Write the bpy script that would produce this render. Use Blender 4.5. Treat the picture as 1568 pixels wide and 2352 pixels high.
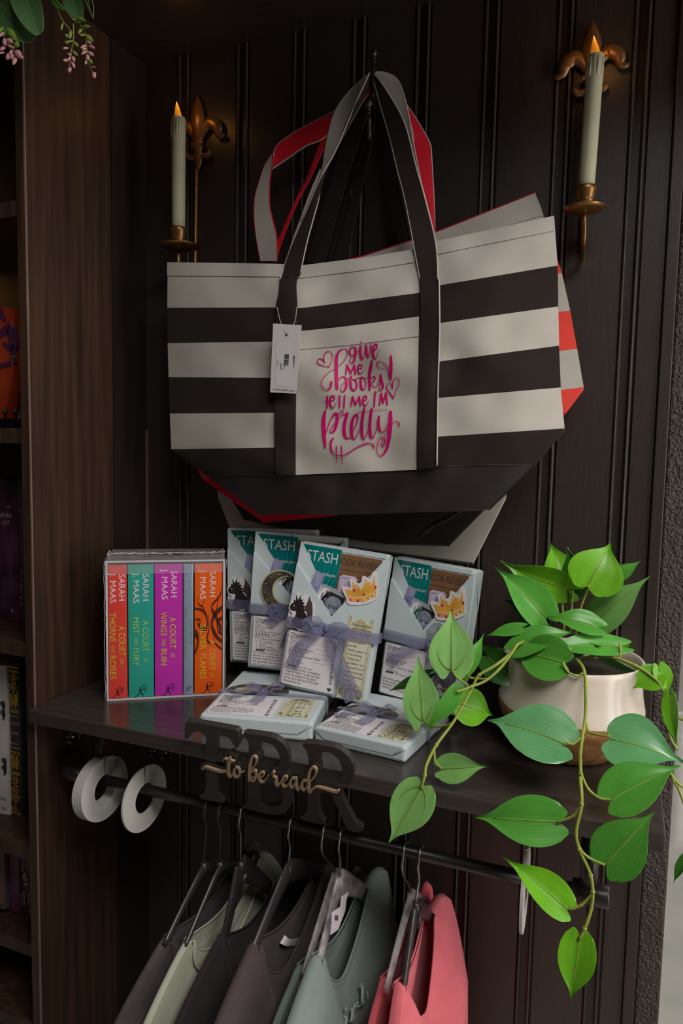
import bpy, math, random
from mathutils import Vector as V, Matrix
from mathutils.geometry import tessellate_polygon

for _o in list(bpy.data.objects):
    bpy.data.objects.remove(_o)
sc = bpy.context.scene
COL = sc.collection
random.seed(7)
PI = math.pi

# ---------------------------------------------------------------- camera
FPX = 1648.5                     # focal length in pixels of a 1568 x 2352 frame
YAW, PIT, ROL = math.radians(21.68), math.radians(5.08), math.radians(1.12)
CAM = V((0.0, -1.05, 1.535))
_F = V((-math.sin(YAW) * math.cos(PIT), math.cos(YAW) * math.cos(PIT), -math.sin(PIT)))
_r = V((math.cos(YAW), math.sin(YAW), 0))
_u = _r.cross(_F)
_R = math.cos(ROL) * _r + math.sin(ROL) * _u
_U = -math.sin(ROL) * _r + math.cos(ROL) * _u
cd = bpy.data.cameras.new('camera')
cd.sensor_fit = 'VERTICAL'
cd.sensor_height = 36.0
cd.sensor_width = 24.0
cd.lens = FPX / 2352 * 36
cd.clip_start = 0.02
cam = bpy.data.objects.new('camera', cd)
COL.objects.link(cam)
cam.matrix_world = Matrix(((_R.x, _U.x, -_F.x, CAM.x), (_R.y, _U.y, -_F.y, CAM.y), (_R.z, _U.z, -_F.z, CAM.z), (0, 0, 0, 1)))
sc.camera = cam

# ---------------------------------------------------------------- light
sc.view_settings.view_transform = 'Standard'
sc.view_settings.look = 'None'
sc.view_settings.exposure = 0.0
sc.view_settings.gamma = 1.0
sc.view_settings.use_curve_mapping = False
sc.cycles.max_bounces = 8
sc.cycles.transparent_max_bounces = 16
sc.cycles.use_denoising = True

w = bpy.data.worlds.new('world')
sc.world = w
w.use_nodes = True
bg = w.node_tree.nodes['Background']
bg.inputs['Color'].default_value = (1.0, 0.8, 0.68, 1)
bg.inputs['Strength'].default_value = 0.03


def area(name, loc, target, sx, sy, power, col=(1, 1, 1)):
    l = bpy.data.lights.new(name, 'AREA')
    l.shape = 'RECTANGLE'
    l.size, l.size_y = sx, sy
    l.energy = power
    l.color = col
    o = bpy.data.objects.new(name, l)
    COL.objects.link(o)
    o.location = loc
    o.rotation_euler = (V(target) - V(loc)).to_track_quat('-Z', 'Y').to_euler()
    return o


# daylight of the open shop front: high and to the right, behind the camera, cut off by the soffit's edge
area('daylight_front', (0.7, -1.15, 2.85), (-0.3, -0.15, 1.15), 1.1, 0.8, 31, (1.0, 0.965, 0.935))
area('daylight_side', (1.1, -0.45, 1.35), (-0.25, -0.1, 1.25), 0.5, 1.4, 11, (1.0, 0.95, 0.92))
area('daylight_outside', (2.6, 2.6, 3.2), (1.6, 3.0, 0.0), 2.5, 2.5, 80, (1.0, 0.97, 0.92))


# ---------------------------------------------------------------- from a sight line to a point in the room
def ray(px, py):
    return _R * ((px - 784) / FPX) - _U * ((py - 1176) / FPX) + _F


def at_y(px, py, y):
    d = ray(px, py)
    return CAM + d * ((y - CAM.y) / d.y)


def at_z(px, py, z):
    d = ray(px, py)
    return CAM + d * ((z - CAM.z) / d.z)


def at_x(px, py, x):
    d = ray(px, py)
    return CAM + d * ((x - CAM.x) / d.x)


def at_plane(px, py, p, n):
    d = ray(px, py)
    return CAM + d * ((V(p) - CAM).dot(n) / d.dot(n))


# ---------------------------------------------------------------- materials
def mat(name, col, rough=0.6, var=0.08, vscale=20.0, bump=0.0, bscale=200.0, metal=0.0, spec=0.4, alpha=1.0,
        emit=0.0, sheen=0.0, trans=0.0, stretch=None, col2=None, coat=0.0, detail=4.0, bdist=0.002):
    m = bpy.data.materials.new(name)
    m.use_nodes = True
    nt = m.node_tree
    b = nt.nodes['Principled BSDF']
    b.inputs['Roughness'].default_value = rough
    b.inputs['Metallic'].default_value = metal
    b.inputs['Specular IOR Level'].default_value = spec
    b.inputs['Alpha'].default_value = alpha
    b.inputs['Sheen Weight'].default_value = sheen
    b.inputs['Transmission Weight'].default_value = trans
    b.inputs['Coat Weight'].default_value = coat
    b.inputs['Coat Roughness'].default_value = 0.12
    tc = nt.nodes.new('ShaderNodeTexCoord')
    mp = nt.nodes.new('ShaderNodeMapping')
    nt.links.new(tc.outputs['Object'], mp.inputs['Vector'])
    if stretch:
        mp.inputs['Scale'].default_value = stretch
    nz = nt.nodes.new('ShaderNodeTexNoise')
    nz.inputs['Scale'].default_value = vscale
    nz.inputs['Detail'].default_value = detail
    nt.links.new(mp.outputs['Vector'], nz.inputs['Vector'])
    cr = nt.nodes.new('ShaderNodeValToRGB')
    c2 = col2 or tuple(c * (1 - 2 * var) for c in col)
    c1 = col if col2 else tuple(min(1, c * (1 + var)) for c in col)
    cr.color_ramp.elements[0].position = 0.3
    cr.color_ramp.elements[1].position = 0.7
    cr.color_ramp.elements[0].color = (*c2, 1)
    cr.color_ramp.elements[1].color = (*c1, 1)
    nt.links.new(nz.outputs['Fac'], cr.inputs['Fac'])
    nt.links.new(cr.outputs['Color'], b.inputs['Base Color'])
    if emit:
        b.inputs['Emission Color'].default_value = (*col, 1)
        b.inputs['Emission Strength'].default_value = emit
    if bump:
        n2 = nt.nodes.new('ShaderNodeTexNoise')
        n2.inputs['Scale'].default_value = bscale
        n2.inputs['Detail'].default_value = 3
        nt.links.new(mp.outputs['Vector'], n2.inputs['Vector'])
        bp = nt.nodes.new('ShaderNodeBump')
        bp.inputs['Strength'].default_value = bump
        bp.inputs['Distance'].default_value = bdist
        nt.links.new(n2.outputs['Fac'], bp.inputs['Height'])
        nt.links.new(bp.outputs['Normal'], b.inputs['Normal'])
    return m


def weave_mat(name, col, scale=2600.0, rough=0.9, bump=0.15, var=0.05, sheen=0.1, spec=0.15):
    """woven canvas: two crossed wave bands as relief"""
    m = mat(name, col, rough, var, 14.0, sheen=sheen, spec=spec)
    nt = m.node_tree
    tc = nt.nodes['Texture Coordinate']
    add = nt.nodes.new('ShaderNodeMath')
    add.operation = 'ADD'
    for k, d in enumerate(('X', 'Z')):
        wv = nt.nodes.new('ShaderNodeTexWave')
        wv.bands_direction = d
        wv.inputs['Scale'].default_value = scale / 6.28
        wv.inputs['Distortion'].default_value = 1.5
        nt.links.new(tc.outputs['Object'], wv.inputs['Vector'])
        nt.links.new(wv.outputs['Fac'], add.inputs[k])
    bp = nt.nodes.new('ShaderNodeBump')
    bp.inputs['Strength'].default_value = bump
    bp.inputs['Distance'].default_value = 0.0006
    nt.links.new(add.outputs[0], bp.inputs['Height'])
    nt.links.new(bp.outputs['Normal'], nt.nodes['Principled BSDF'].inputs['Normal'])
    return m


def leaf_mat(name, col, vein, rough=0.35, spec=0.5, freq=22.0, veinamt=0.2):
    """leaf blade: UV runs across and along the blade; faint curved side veins and a pale midrib"""
    m = bpy.data.materials.new(name)
    m.use_nodes = True
    nt = m.node_tree
    b = nt.nodes['Principled BSDF']
    b.inputs['Roughness'].default_value = rough
    b.inputs['Specular IOR Level'].default_value = spec
    b.inputs['Subsurface Weight'].default_value = 0.0

    def math_(op, a, c):
        n = nt.nodes.new('ShaderNodeMath')
        n.operation = op
        for i, x in enumerate((a, c)):
            if x is None:
                continue
            if isinstance(x, (int, float)):
                n.inputs[i].default_value = x
            else:
                nt.links.new(x, n.inputs[i])
        return n.outputs[0]
    uv = nt.nodes.new('ShaderNodeTexCoord')
    sp = nt.nodes.new('ShaderNodeSeparateXYZ')
    nt.links.new(uv.outputs['UV'], sp.inputs[0])
    s = math_('ABSOLUTE', math_('SUBTRACT', math_('MULTIPLY', sp.outputs[0], 2.0), 1.0), None)
    ph = math_('MULTIPLY', math_('SUBTRACT', s, math_('MULTIPLY', sp.outputs[1], 0.25)), freq)
    wv = math_('POWER', math_('ABSOLUTE', math_('SINE', ph, None), None), 9.0)
    wv = math_('MULTIPLY', wv, veinamt)
    mid = math_('LESS_THAN', s, 0.035)
    fac = math_('MAXIMUM', wv, math_('MULTIPLY', mid, 0.8))
    nz = nt.nodes.new('ShaderNodeTexNoise')
    nz.inputs['Scale'].default_value = 35
    nt.links.new(uv.outputs['Object'], nz.inputs['Vector'])
    mx0 = nt.nodes.new('ShaderNodeMix')
    mx0.data_type = 'RGBA'
    mx0.inputs[6].default_value = (*[c * 0.75 for c in col], 1)
    mx0.inputs[7].default_value = (*[c * 1.2 for c in col], 1)
    nt.links.new(nz.outputs['Fac'], mx0.inputs[0])
    mx = nt.nodes.new('ShaderNodeMix')
    mx.data_type = 'RGBA'
    nt.links.new(mx0.outputs[2], mx.inputs[6])
    mx.inputs[7].default_value = (*vein, 1)
    nt.links.new(fac, mx.inputs[0])
    nt.links.new(mx.outputs[2], b.inputs['Base Color'])
    bp = nt.nodes.new('ShaderNodeBump')
    bp.inputs['Strength'].default_value = 0.12
    bp.inputs['Distance'].default_value = 0.001
    bp.invert = True
    nt.links.new(fac, bp.inputs['Height'])
    nt.links.new(bp.outputs['Normal'], b.inputs['Normal'])
    tr = nt.nodes.new('ShaderNodeBsdfTranslucent')
    nt.links.new(mx.outputs[2], tr.inputs['Color'])
    ms = nt.nodes.new('ShaderNodeMixShader')
    ms.inputs[0].default_value = 0.22
    nt.links.new(b.outputs[0], ms.inputs[1])
    nt.links.new(tr.outputs[0], ms.inputs[2])
    nt.links.new(ms.outputs[0], nt.nodes['Material Output'].inputs['Surface'])
    return m


# ---------------------------------------------------------------- mesh helpers
_TXT = {}


def text_shape(s):
    """triangles of a line of letters, normalised: x from 0, capital height 1"""
    if s in _TXT:
        return _TXT[s]
    cu = bpy.data.curves.new('lettering', 'FONT')
    cu.body = s
    cu.size = 1.0
    cu.resolution_u = 3
    o = bpy.data.objects.new('lettering', cu)
    COL.objects.link(o)
    dg = bpy.context.evaluated_depsgraph_get()
    me = bpy.data.meshes.new_from_object(o.evaluated_get(dg))
    vs = [(v.co.x, v.co.y) for v in me.vertices]
    fs = [tuple(p.vertices) for p in me.polygons]
    bpy.data.objects.remove(o)
    bpy.data.meshes.remove(me)
    bpy.data.curves.remove(cu)
    if not vs:
        vs = [(0, 0)]
    x0 = min(v[0] for v in vs)
    k = 1 / 0.69
    vs = [((x - x0) * k, y * k) for x, y in vs]
    _TXT[s] = (vs, fs, max(v[0] for v in vs))
    return _TXT[s]


def crom(pts, n=6, closed=False):
    """Catmull-Rom through points of any dimension"""
    pts = [tuple(p) for p in pts]
    m = len(pts)
    if m < 3 and not closed:
        a, b = pts[0], pts[-1]
        return [tuple(a[k] + (b[k] - a[k]) * i / n for k in range(len(a))) for i in range(n + 1)]
    out = []
    rng = range(m if closed else m - 1)
    for i in rng:
        if closed:
            p0, p1, p2, p3 = pts[(i - 1) % m], pts[i], pts[(i + 1) % m], pts[(i + 2) % m]
        else:
            p0, p1, p2, p3 = pts[max(0, i - 1)], pts[i], pts[i + 1], pts[min(m - 1, i + 2)]
        for j in range(n):
            t = j / n
            out.append(tuple(0.5 * (2 * b + (c - a) * t + (2 * a - 5 * b + 4 * c - d) * t * t + (3 * b - a - 3 * c + d) * t ** 3)
                             for a, b, c, d in zip(p0, p1, p2, p3)))
    if not closed:
        out.append(pts[-1])
    return out


WM = {}          # world matrix of every parent, kept by hand


class MB:
    def __init__(s):
        s.v, s.f, s.m, s.s, s.uv = [], [], [], [], {}

    def add(s, vs, fs, m=0, sm=False):
        o = len(s.v)
        s.v += [V(v) for v in vs]
        for f in fs:
            s.f.append(tuple(i + o for i in f))
            s.m.append(m)
            s.s.append(sm)
        return o

    def box(s, x0, x1, y0, y1, z0, z1, m=0, M=None):
        vs = [V((x, y, z)) for z in (z0, z1) for y in (y0, y1) for x in (x0, x1)]
        if M:
            vs = [M @ v for v in vs]
        s.add(vs, [(0, 2, 3, 1), (4, 5, 7, 6), (0, 1, 5, 4), (2, 6, 7, 3), (0, 4, 6, 2), (1, 3, 7, 5)], m)

    def poly(s, pts, m=0, holes=(), flip=False):
        loops = [[V(p) for p in pts]] + [[V(p) for p in h] for h in holes]
        flat = [p for l in loops for p in l]
        tris = tessellate_polygon(loops)
        s.add(flat, [t[::-1] if flip else t for t in tris], m)

    def slab(s, pts, off, m=0, ms=None, holes=(), sm=False):
        """a flat outline given thickness along off (front at pts, back at pts+off)"""
        off = V(off)
        ms = m if ms is None else ms
        s.poly(pts, m, holes)
        s.poly([V(p) + off for p in pts], m, [[V(p) + off for p in h] for h in holes], True)
        for loop in [pts] + list(holes):
            n = len(loop)
            vs = [V(p) for p in loop] + [V(p) + off for p in loop]
            s.add(vs, [(i, (i + 1) % n, n + (i + 1) % n, n + i) for i in range(n)], ms, sm)

    def grid(s, rows, m=0, sm=True, mf=None, uv=None):
        nr, nc = len(rows), len(rows[0])
        o = len(s.v)
        s.v += [V(p) for r in rows for p in r]
        if uv:
            for i in range(nr):
                for j in range(nc):
                    s.uv[o + i * nc + j] = uv[i][j]
        for i in range(nr - 1):
            for j in range(nc - 1):
                s.f.append((o + i * nc + j, o + i * nc + j + 1, o + (i + 1) * nc + j + 1, o + (i + 1) * nc + j))
                s.m.append(mf(i, j) if mf else m)
                s.s.append(sm)
        return o

    def tube(s, path, r, n=8, m=0, caps=True, flat=None):
        path = [V(p) for p in path]
        rs = r if isinstance(r, (list, tuple)) else [r] * len(path)
        rings = []
        t0 = (path[1] - path[0]).normalized()
        a = V((0, 0, 1)) if abs(t0.z) < 0.9 else V((1, 0, 0))
        if flat:
            a = V(flat)
        nrm = (a - t0 * a.dot(t0)).normalized()
        for i, p in enumerate(path):
            t = (path[min(i + 1, len(path) - 1)] - path[max(i - 1, 0)])
            t = t.normalized() if t.length > 1e-9 else t0
            nrm = (nrm - t * nrm.dot(t))
            nrm = nrm.normalized() if nrm.length > 1e-6 else t.orthogonal().normalized()
            b = t.cross(nrm)
            rr = rs[i] if isinstance(rs[i], (tuple, list)) else (rs[i], rs[i])
            rings.append([p + nrm * (rr[0] * math.cos(2 * PI * k / n)) + b * (rr[1] * math.sin(2 * PI * k / n)) for k in range(n)])
        o = len(s.v)
        for rg in rings:
            s.v += rg
        for i in range(len(rings) - 1):
            for k in range(n):
                s.f.append((o + i * n + k, o + i * n + (k + 1) % n, o + (i + 1) * n + (k + 1) % n, o + (i + 1) * n + k))
                s.m.append(m)
                s.s.append(True)
        if caps:
            s.f.append(tuple(o + k for k in range(n))[::-1])
            s.f.append(tuple(o + (len(rings) - 1) * n + k for k in range(n)))
            s.m += [m, m]
            s.s += [False, False]

    def lathe(s, prof, c, n=32, m=0, M=None, mf=None):
        c = V(c)
        o = len(s.v)
        for r, z in prof:
            for k in range(n):
                p = V((r * math.cos(2 * PI * k / n), r * math.sin(2 * PI * k / n), z))
                s.v.append(c + (M @ p if M else p))
        for i in range(len(prof) - 1):
            for k in range(n):
                s.f.append((o + i * n + k, o + i * n + (k + 1) % n, o + (i + 1) * n + (k + 1) % n, o + (i + 1) * n + k))
                s.m.append(mf(i) if mf else m)
                s.s.append(True)

    def ball(s, c, r, n=12, m=0, M=None):
        rr = r if isinstance(r, (tuple, list)) else (r, r, r)
        rows = []
        for i in range(n // 2 + 1):
            a = PI * i / (n // 2)
            rows.append([V(c) + (M or Matrix.Identity(3)) @ V((rr[0] * math.sin(a) * math.cos(2 * PI * k / n), rr[1] * math.sin(a) * math.sin(2 * PI * k / n), rr[2] * math.cos(a))) for k in range(n + 1)])
        s.grid(rows, m)

    def text(s, t, org, X, Y, cap, m=0, length=None, align=0.0, shear=0.0, gap=0.0):
        """letters lying in the plane X, Y at org; cap is the capital height; length squeezes or stretches the line"""
        if gap:
            t = (' ' * int(gap)).join(t)
        vs, fs, wd = text_shape(t)
        if not fs:
            return 0
        k = (length / (wd * cap)) if length else 1.0
        tot = wd * cap * k
        org, X, Y = V(org), V(X), V(Y)
        s.add([org + X * ((x * k + y * shear) * cap - align * tot) + Y * (y * cap) for x, y in vs], fs, m)
        return tot

    def stroke(s, pts, fn, m=0, n=5, thick=None, grow=0.0):
        """brush stroke: pts are (x, y, width); fn turns (x, y, lift) into a point"""
        c = crom(pts, n)
        L, R = [], []
        for i, p in enumerate(c):
            a, b = c[max(0, i - 1)], c[min(len(c) - 1, i + 1)]
            dx, dy = b[0] - a[0], b[1] - a[1]
            l = math.hypot(dx, dy) or 1
            hw = max(p[2], 1e-5) / 2 + grow
            L.append((p[0] - dy / l * hw, p[1] + dx / l * hw))
            R.append((p[0] + dy / l * hw, p[1] - dx / l * hw))
        ends = []
        for p, q in ((c[0], c[1]), (c[-1], c[-2])):
            a0 = math.atan2(p[1] - q[1], p[0] - q[0])
            hw = max(p[2], 1e-5) / 2 + grow
            ends.append([(p[0] + hw * math.cos(a0 + PI / 2 - PI * k / 6), p[1] + hw * math.sin(a0 + PI / 2 - PI * k / 6)) for k in range(7)])
        th = thick or 0
        for lift in ((th, 0) if thick else (0,)):
            vs = [fn(x, y, lift) for x, y in L] + [fn(x, y, lift) for x, y in R]
            k = len(L)
            s.add(vs, [(i, i + 1, k + i + 1, k + i) for i in range(k - 1)], m)
            for e in ends:
                s.add([fn(x, y, lift) for x, y in e], [tuple(range(7))], m)
        if thick:
            out = L + ends[1] + R[::-1] + ends[0]
            k = len(out)
            s.add([fn(x, y, th) for x, y in out] + [fn(x, y, 0) for x, y in out], [(i, (i + 1) % k, k + (i + 1) % k, k + i) for i in range(k)], m)

    def build(s, name, mats, parent=None, local=False, bevel=0.0, label=None, sharp=None):
        me = bpy.data.meshes.new(name)
        vs = s.v
        if parent is not None and not local:
            iv = WM[parent.name].inverted()
            vs = [iv @ v for v in vs]
        me.from_pydata([tuple(v) for v in vs], [], s.f)
        for mm in (mats if isinstance(mats, (list, tuple)) else [mats]):
            me.materials.append(mm)
        me.polygons.foreach_set('material_index', s.m)
        me.polygons.foreach_set('use_smooth', s.s)
        if s.uv:
            ul = me.uv_layers.new(name='UVMap')
            for l in me.loops:
                ul.data[l.index].uv = s.uv.get(l.vertex_index, (0, 0))
        if sharp:
            me.set_sharp_from_angle(angle=sharp)
        me.update()
        o = bpy.data.objects.new(name, me)
        COL.objects.link(o)
        if parent is not None:
            o.parent = parent
            WM[o.name] = WM[parent.name].copy()
        else:
            WM[o.name] = Matrix.Identity(4)
        if bevel:
            b = o.modifiers.new('bevel', 'BEVEL')
            b.width = bevel
            b.segments = 2
            b.limit_method = 'ANGLE'
            b.angle_limit = 0.7
        if label:
            o['label'] = label
        return o


def thing(name, label, cat, loc=(0, 0, 0), group=None, M=None):
    o = bpy.data.objects.new(name, None)
    COL.objects.link(o)
    o.empty_display_size = 0.02
    mw = Matrix.Translation(V(loc)) if M is None else M
    o.matrix_world = mw
    WM[o.name] = mw.copy()
    o['label'] = label
    o['category'] = cat
    if group:
        o['group'] = group
    return o


def tag(o, label, cat, group=None):
    o['label'] = label
    o['category'] = cat
    if group:
        o['group'] = group
    return o


def struct(o):
    o['kind'] = 'structure'
    return o

# ================================================================ the room
XL = -0.789          # plane of the bookcase's side, where the panelled wall ends on the left
SH = 1.15            # top of the wall shelf
SOF = 2.17           # underside of the soffit
M_wall = mat('brown_black_panelling', (0.036, 0.0255, 0.021), 0.38, 0.12, 60, 0.15, 260, stretch=(8, 8, 0.35), spec=0.55)
M_soffit = mat('dark_soffit_board', (0.026, 0.018, 0.015), 0.35, 0.1, 40, stretch=(0.5, 8, 8))
M_pebble = mat('pebbled_black_metal', (0.05, 0.037, 0.03), 0.34, 0.1, 40, 1.0, 260, spec=0.5, bdist=0.006)
M_ground = mat('grey_concrete', (0.62, 0.6, 0.54), 0.85, 0.07, 6, 0.1, 80, col2=(0.5, 0.5, 0.44))
M_walnut = mat('walnut_laminate', (0.062, 0.031, 0.017), 0.45, 0.1, 9, stretch=(9, 9, 0.5), col2=(0.024, 0.013, 0.009), spec=0.35, detail=8)
M_walnut_dark = mat('dark_brown_board', (0.018, 0.012, 0.01), 0.5, 0.1, 9, stretch=(9, 9, 0.5), spec=0.3)
M_shelfwood = mat('espresso_shelf_board', (0.05, 0.039, 0.034), 0.2, 0.15, 10, 0.03, 300, stretch=(0.4, 9, 9), spec=0.6)
M_band = mat('pale_edge_band', (0.2, 0.13, 0.1), 0.5)
M_black = mat('black_steel', (0.03, 0.027, 0.025), 0.34, 0.1, 30, metal=0.3, spec=0.6)
M_screw = mat('zinc_screw', (0.4, 0.38, 0.36), 0.35, metal=1.0)

mb = MB()
prof = [(XL, 0)]
bead = [(-.0115, 0), (-.0110, .0015), (-.0102, .0), (-.009, -.0015), (-.0078, -.002), (-.0066, -.0015), (-.0056, 0), (-.005, .0045),
        (.005, .0045), (.0056, 0), (.0066, -.0015), (.0078, -.002), (.009, -.0015), (.0102, 0), (.0106, .006), (.0132, .006), (.0137, 0)]
for xg in (-.712, -.602, -.502, -.404, -.306, -.207, -.1085, -.012):
    prof += [(xg + a, b) for a, b in bead]
prof += [(0.0295, 0), (0.0298, 0.008), (0.0312, 0.008)]
mb.grid([[V((x, y, z)) for x, y in prof] for z in (0.0, SOF + 0.05)])
struct(mb.build('wall_back', M_wall, sharp=0.5))

mb = MB()
mb.box(0.0312, 0.0465, -0.004, 0.03, 0, SOF)
struct(mb.build('trim_1', M_wall, bevel=0.0015))
mb = MB()
mb.box(0.047, 0.0795, 0.006, 0.16, 0, SOF)
struct(mb.build('column', M_pebble, bevel=0.003))
mb = MB()
mb.box(XL - 0.9, 0.5, -0.46, 0.05, SOF, SOF + 0.25)
struct(mb.build('ceiling', M_soffit, bevel=0.002))
mb = MB()
mb.box(XL - 0.0005, XL + 0.0015, -0.0875, 0.0, 0, SOF)  # thin darker sheet over the rear part of the bookcase side
struct(mb.build('side_strip', M_walnut_dark))
mb = MB()
mb.box(XL, XL + 0.004, -0.0045, 0.0, SH, 1.56)  # orange glint at the corner gap, built as a thin brown strip
struct(mb.build('corner_glint_strip', mat('brown_corner_glint', (0.16, 0.085, 0.045), 0.5)))
mb = MB()
mb.box(-2.2, 6, -3.5, 9, -0.06, 0)
struct(mb.build('floor', M_ground))

# ---------------------------------------------------------------- bookcase on the left
bc = thing('bookcase', 'dark walnut bookcase with open shelves at the left edge of the photo', 'bookcase', (-1.1, -0.13, 0))
mb = MB()
mb.box(XL - 0.0165, XL - 0.0006, -0.264, 0.0, 0, SOF)
sp_ = mb.build('side_panel', M_walnut, bc)
mb = MB()
mb.box(XL - 0.0022, XL + 0.0002, -0.2645, -0.2625, 0, SOF)
mb.build('edge_band', M_band, sp_)
mb = MB()
mb.box(-1.6, XL - 0.0166, -0.012, 0.0, 0, SOF)
mb.build('back_panel', M_walnut_dark, bc)
SZ = [at_y(0, 463, -0.262).z, at_y(0, 983, -0.262).z, at_y(0, 1469, -0.262).z, at_y(0, 1927, -0.262).z, at_y(0, 2323, -0.262).z]
for i, z in enumerate(SZ):
    mb = MB()
    mb.box(-1.6, XL - 0.0168, -0.26, -0.0125, z - 0.022, z)
    mb.build('shelf', M_walnut, bc, bevel=0.0012)
mb = MB()
mb.box(-1.6, XL - 0.0168, -0.26, -0.0125, SZ[1] + 0.64, SZ[1] + 0.662)
# ---------------------------------------------------------------- wall shelf
mb = MB()
mb.box(XL + 0.002, 0.054, -0.28, -0.0005, SH - 0.0195, SH)
ws = mb.build('wall_shelf', M_shelfwood, bevel=0.0018)
tag(ws, 'long dark brown glossy wooden shelf fixed to the panelled wall', 'shelf')

# ---------------------------------------------------------------- clothes rail under the shelf
RY, RZ, RR = -0.22, 1.0352, 0.0078
rail = thing('clothes_rail', 'black steel clothes rail hung on brackets under the dark shelf', 'clothes rail', (-0.38, RY, RZ))
mb = MB()
mb.tube([(-0.755, RY, RZ), (-0.4, RY, RZ), (-0.03, RY, RZ)], RR, 20)
mb.build('rod', M_black, rail)
for x, kind in ((-0.742, 0), (-0.016, 1)):
    mb = MB()
    if kind == 0:
        mb.tube([(-0.775, RY, RZ), (-0.772, RY, RZ), (-0.77, RY, RZ), (-0.745, RY, RZ), (-0.743, RY, RZ)], [0.009, 0.0118, 0.0122, 0.0122, 0.01], 20)
    else:
        mb.tube([(-0.036, RY, RZ), (-0.035, RY, RZ), (0.003, RY, RZ), (0.005, RY, RZ)], [0.011, 0.0128, 0.0128, 0.0112], 24)
    mb.build('end_cap', M_black, rail)
# flat strap bracket at the left end
xb = at_y(225, 1720, RY).x
mb = MB()
mb.tube([(xb, RY, SH - 0.02), (xb, RY, 1.085), (xb - 0.003, RY, 1.06), (xb - 0.012, RY, RZ + 0.01)], [(0.009, 0.002)] * 4, 10, flat=(1, 0, 0))
br = mb.build('bracket', M_black, rail)
mb = MB()
mb.ball((xb, RY - 0.003, 1.112), (0.003, 0.0015, 0.003))
mb.build('screw', M_screw, br)
# round pipe clips under the shelf
for px, py, yy in ((166, 1690, -0.235), (352, 1722, -0.15), (378, 1727, -0.15)):
    c = at_y(px, py, yy)
    c.z = min(c.z, SH - 0.0325)
    mb = MB()
    mb.tube([c + V((0.0, 0.011 * math.cos(a), 0.011 * math.sin(a))) for a in [PI * k / 10 - PI * 0.95 for k in range(20)]], [(0.0018, 0.006)] * 20, 8, flat=(0, 0, 1))
    mb.box(c.x - 0.007, c.x + 0.007, c.y - 0.004, c.y + 0.004, c.z + 0.009, SH - 0.0195)
    cl = mb.build('pipe_clip', M_black, rail)
    mb = MB()
    mb.ball(c + V((0.006, -0.006, 0.002)), 0.0026)
    mb.build('screw', M_screw, cl)
# upright pipe at the right end
xr = at_y(1352, 2000, RY).x
mb = MB()
mb.tube([(xr, RY, SH - 0.0195), (xr, RY, 1.06), (xr, RY, RZ + 0.006)], 0.0098, 20)
mb.tube([(xr, RY, SH - 0.0195), (xr, RY, SH - 0.026)], 0.017, 24)
br = mb.build('bracket', M_black, rail)
mb = MB()
mb.ball((xr + 0.002, RY - 0.0102, RZ + 0.027), (0.003, 0.002, 0.003))
mb.build('screw', M_screw, br)

# ---------------------------------------------------------------- size rings on the rail
M_ring = mat('white_plastic', (0.62, 0.6, 0.55), 0.4, 0.04)


def size_ring(x, yaw, label, group=None, ro=0.0475, ri=0.0215):
    cz = RZ - ri + RR + 0.0005
    M = Matrix.Translation((x, RY, cz)) @ Matrix.Rotation(yaw, 4, 'Z')
    t = thing('size_ring', label, 'size ring', group=group, M=M)
    mb = MB()
    n, a0 = 48, math.radians(3.0)
    for (r0, r1, h) in ((ri, ri + 0.0018, 0.0017), (ri + 0.0018, ro - 0.0018, 0.0011), (ro - 0.0018, ro, 0.0017)):
        rows = []
        for k in range(n + 1):
            a = PI / 2 + a0 + (2 * PI - 2 * a0) * k / n
            c, s_ = math.cos(a), math.sin(a)
            rows.append([V((sx, r * c, r * s_)) for sx, r in ((h, r0), (h, r1), (-h, r1), (-h, r0), (h, r0))])
        mb.grid(rows, sm=False)
        for k in (0, n):
            mb.add(rows[k][:4], [(0, 1, 2, 3)])
    mb.build('ring_disc', M_ring, t, local=True, sharp=0.6)
    return t


xs = at_y(240, 1814, RY).x
wh = ['white size ring at the rail end, nearest of the bunch to the camera', 'white size ring second from the front in the bunch at the rail end',
      'white size ring third from the front in the bunch at the rail end', 'white size ring at the back of the bunch, nearest the bookcase']
for k in range(4):
    size_ring(xs - 0.0042 * k, math.radians(-4 - k * 0.7), wh[k], 'white size rings on the clothes rail')
size_ring(at_y(332, 1838, RY).x, math.radians(-3), 'white size ring hanging alone just right of the bunch of rings', 'white size rings on the clothes rail')
size_ring(at_y(1205, 2045, RY).x, math.radians(2), 'white size ring seen edge on near the rail right end behind the leaf', 'white size rings on the clothes rail')

# ================================================================ boxed set of books
M_slip = mat('grey_slipcase_card', (0.3, 0.27, 0.26), 0.35, 0.1, 30, coat=0.3)
M_slipedge = mat('pale_slipcase_edge', (0.62, 0.58, 0.6), 0.4, 0.05)
M_slipdark = mat('dark_slipcase_inside', (0.05, 0.045, 0.045), 0.7)
M_ink = mat('black_ink', (0.012, 0.011, 0.012), 0.6, spec=0.2)
M_film = mat('clear_shrink_film', (0.75, 0.73, 0.75), 0.15, 0.05, alpha=0.16, spec=0.6)
M_page = mat('book_pages', (0.65, 0.6, 0.5), 0.8, 0.08, 60, stretch=(40, 1, 1))
bl = at_z(245, 1611, SH)
brr = at_z(515, 1596, SH)
BX = (brr - bl)
BW = BX.length
BX.normalize()
BD = V((-BX.y, BX.x, 0))
BH, BDEP = 0.2125, 0.119
bl = V((bl.x, bl.y, SH + 0.0003))
MBX = Matrix(((BX.x, BD.x, 0, bl.x), (BX.y, BD.y, 0, bl.y), (0, 0, 1, bl.z), (0, 0, 0, 1)))
case = thing('slipcase', 'open grey slipcase in torn shrink film holding five coloured books on the shelf', 'slipcase', M=MBX)
mb = MB()
T = 0.0028
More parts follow.
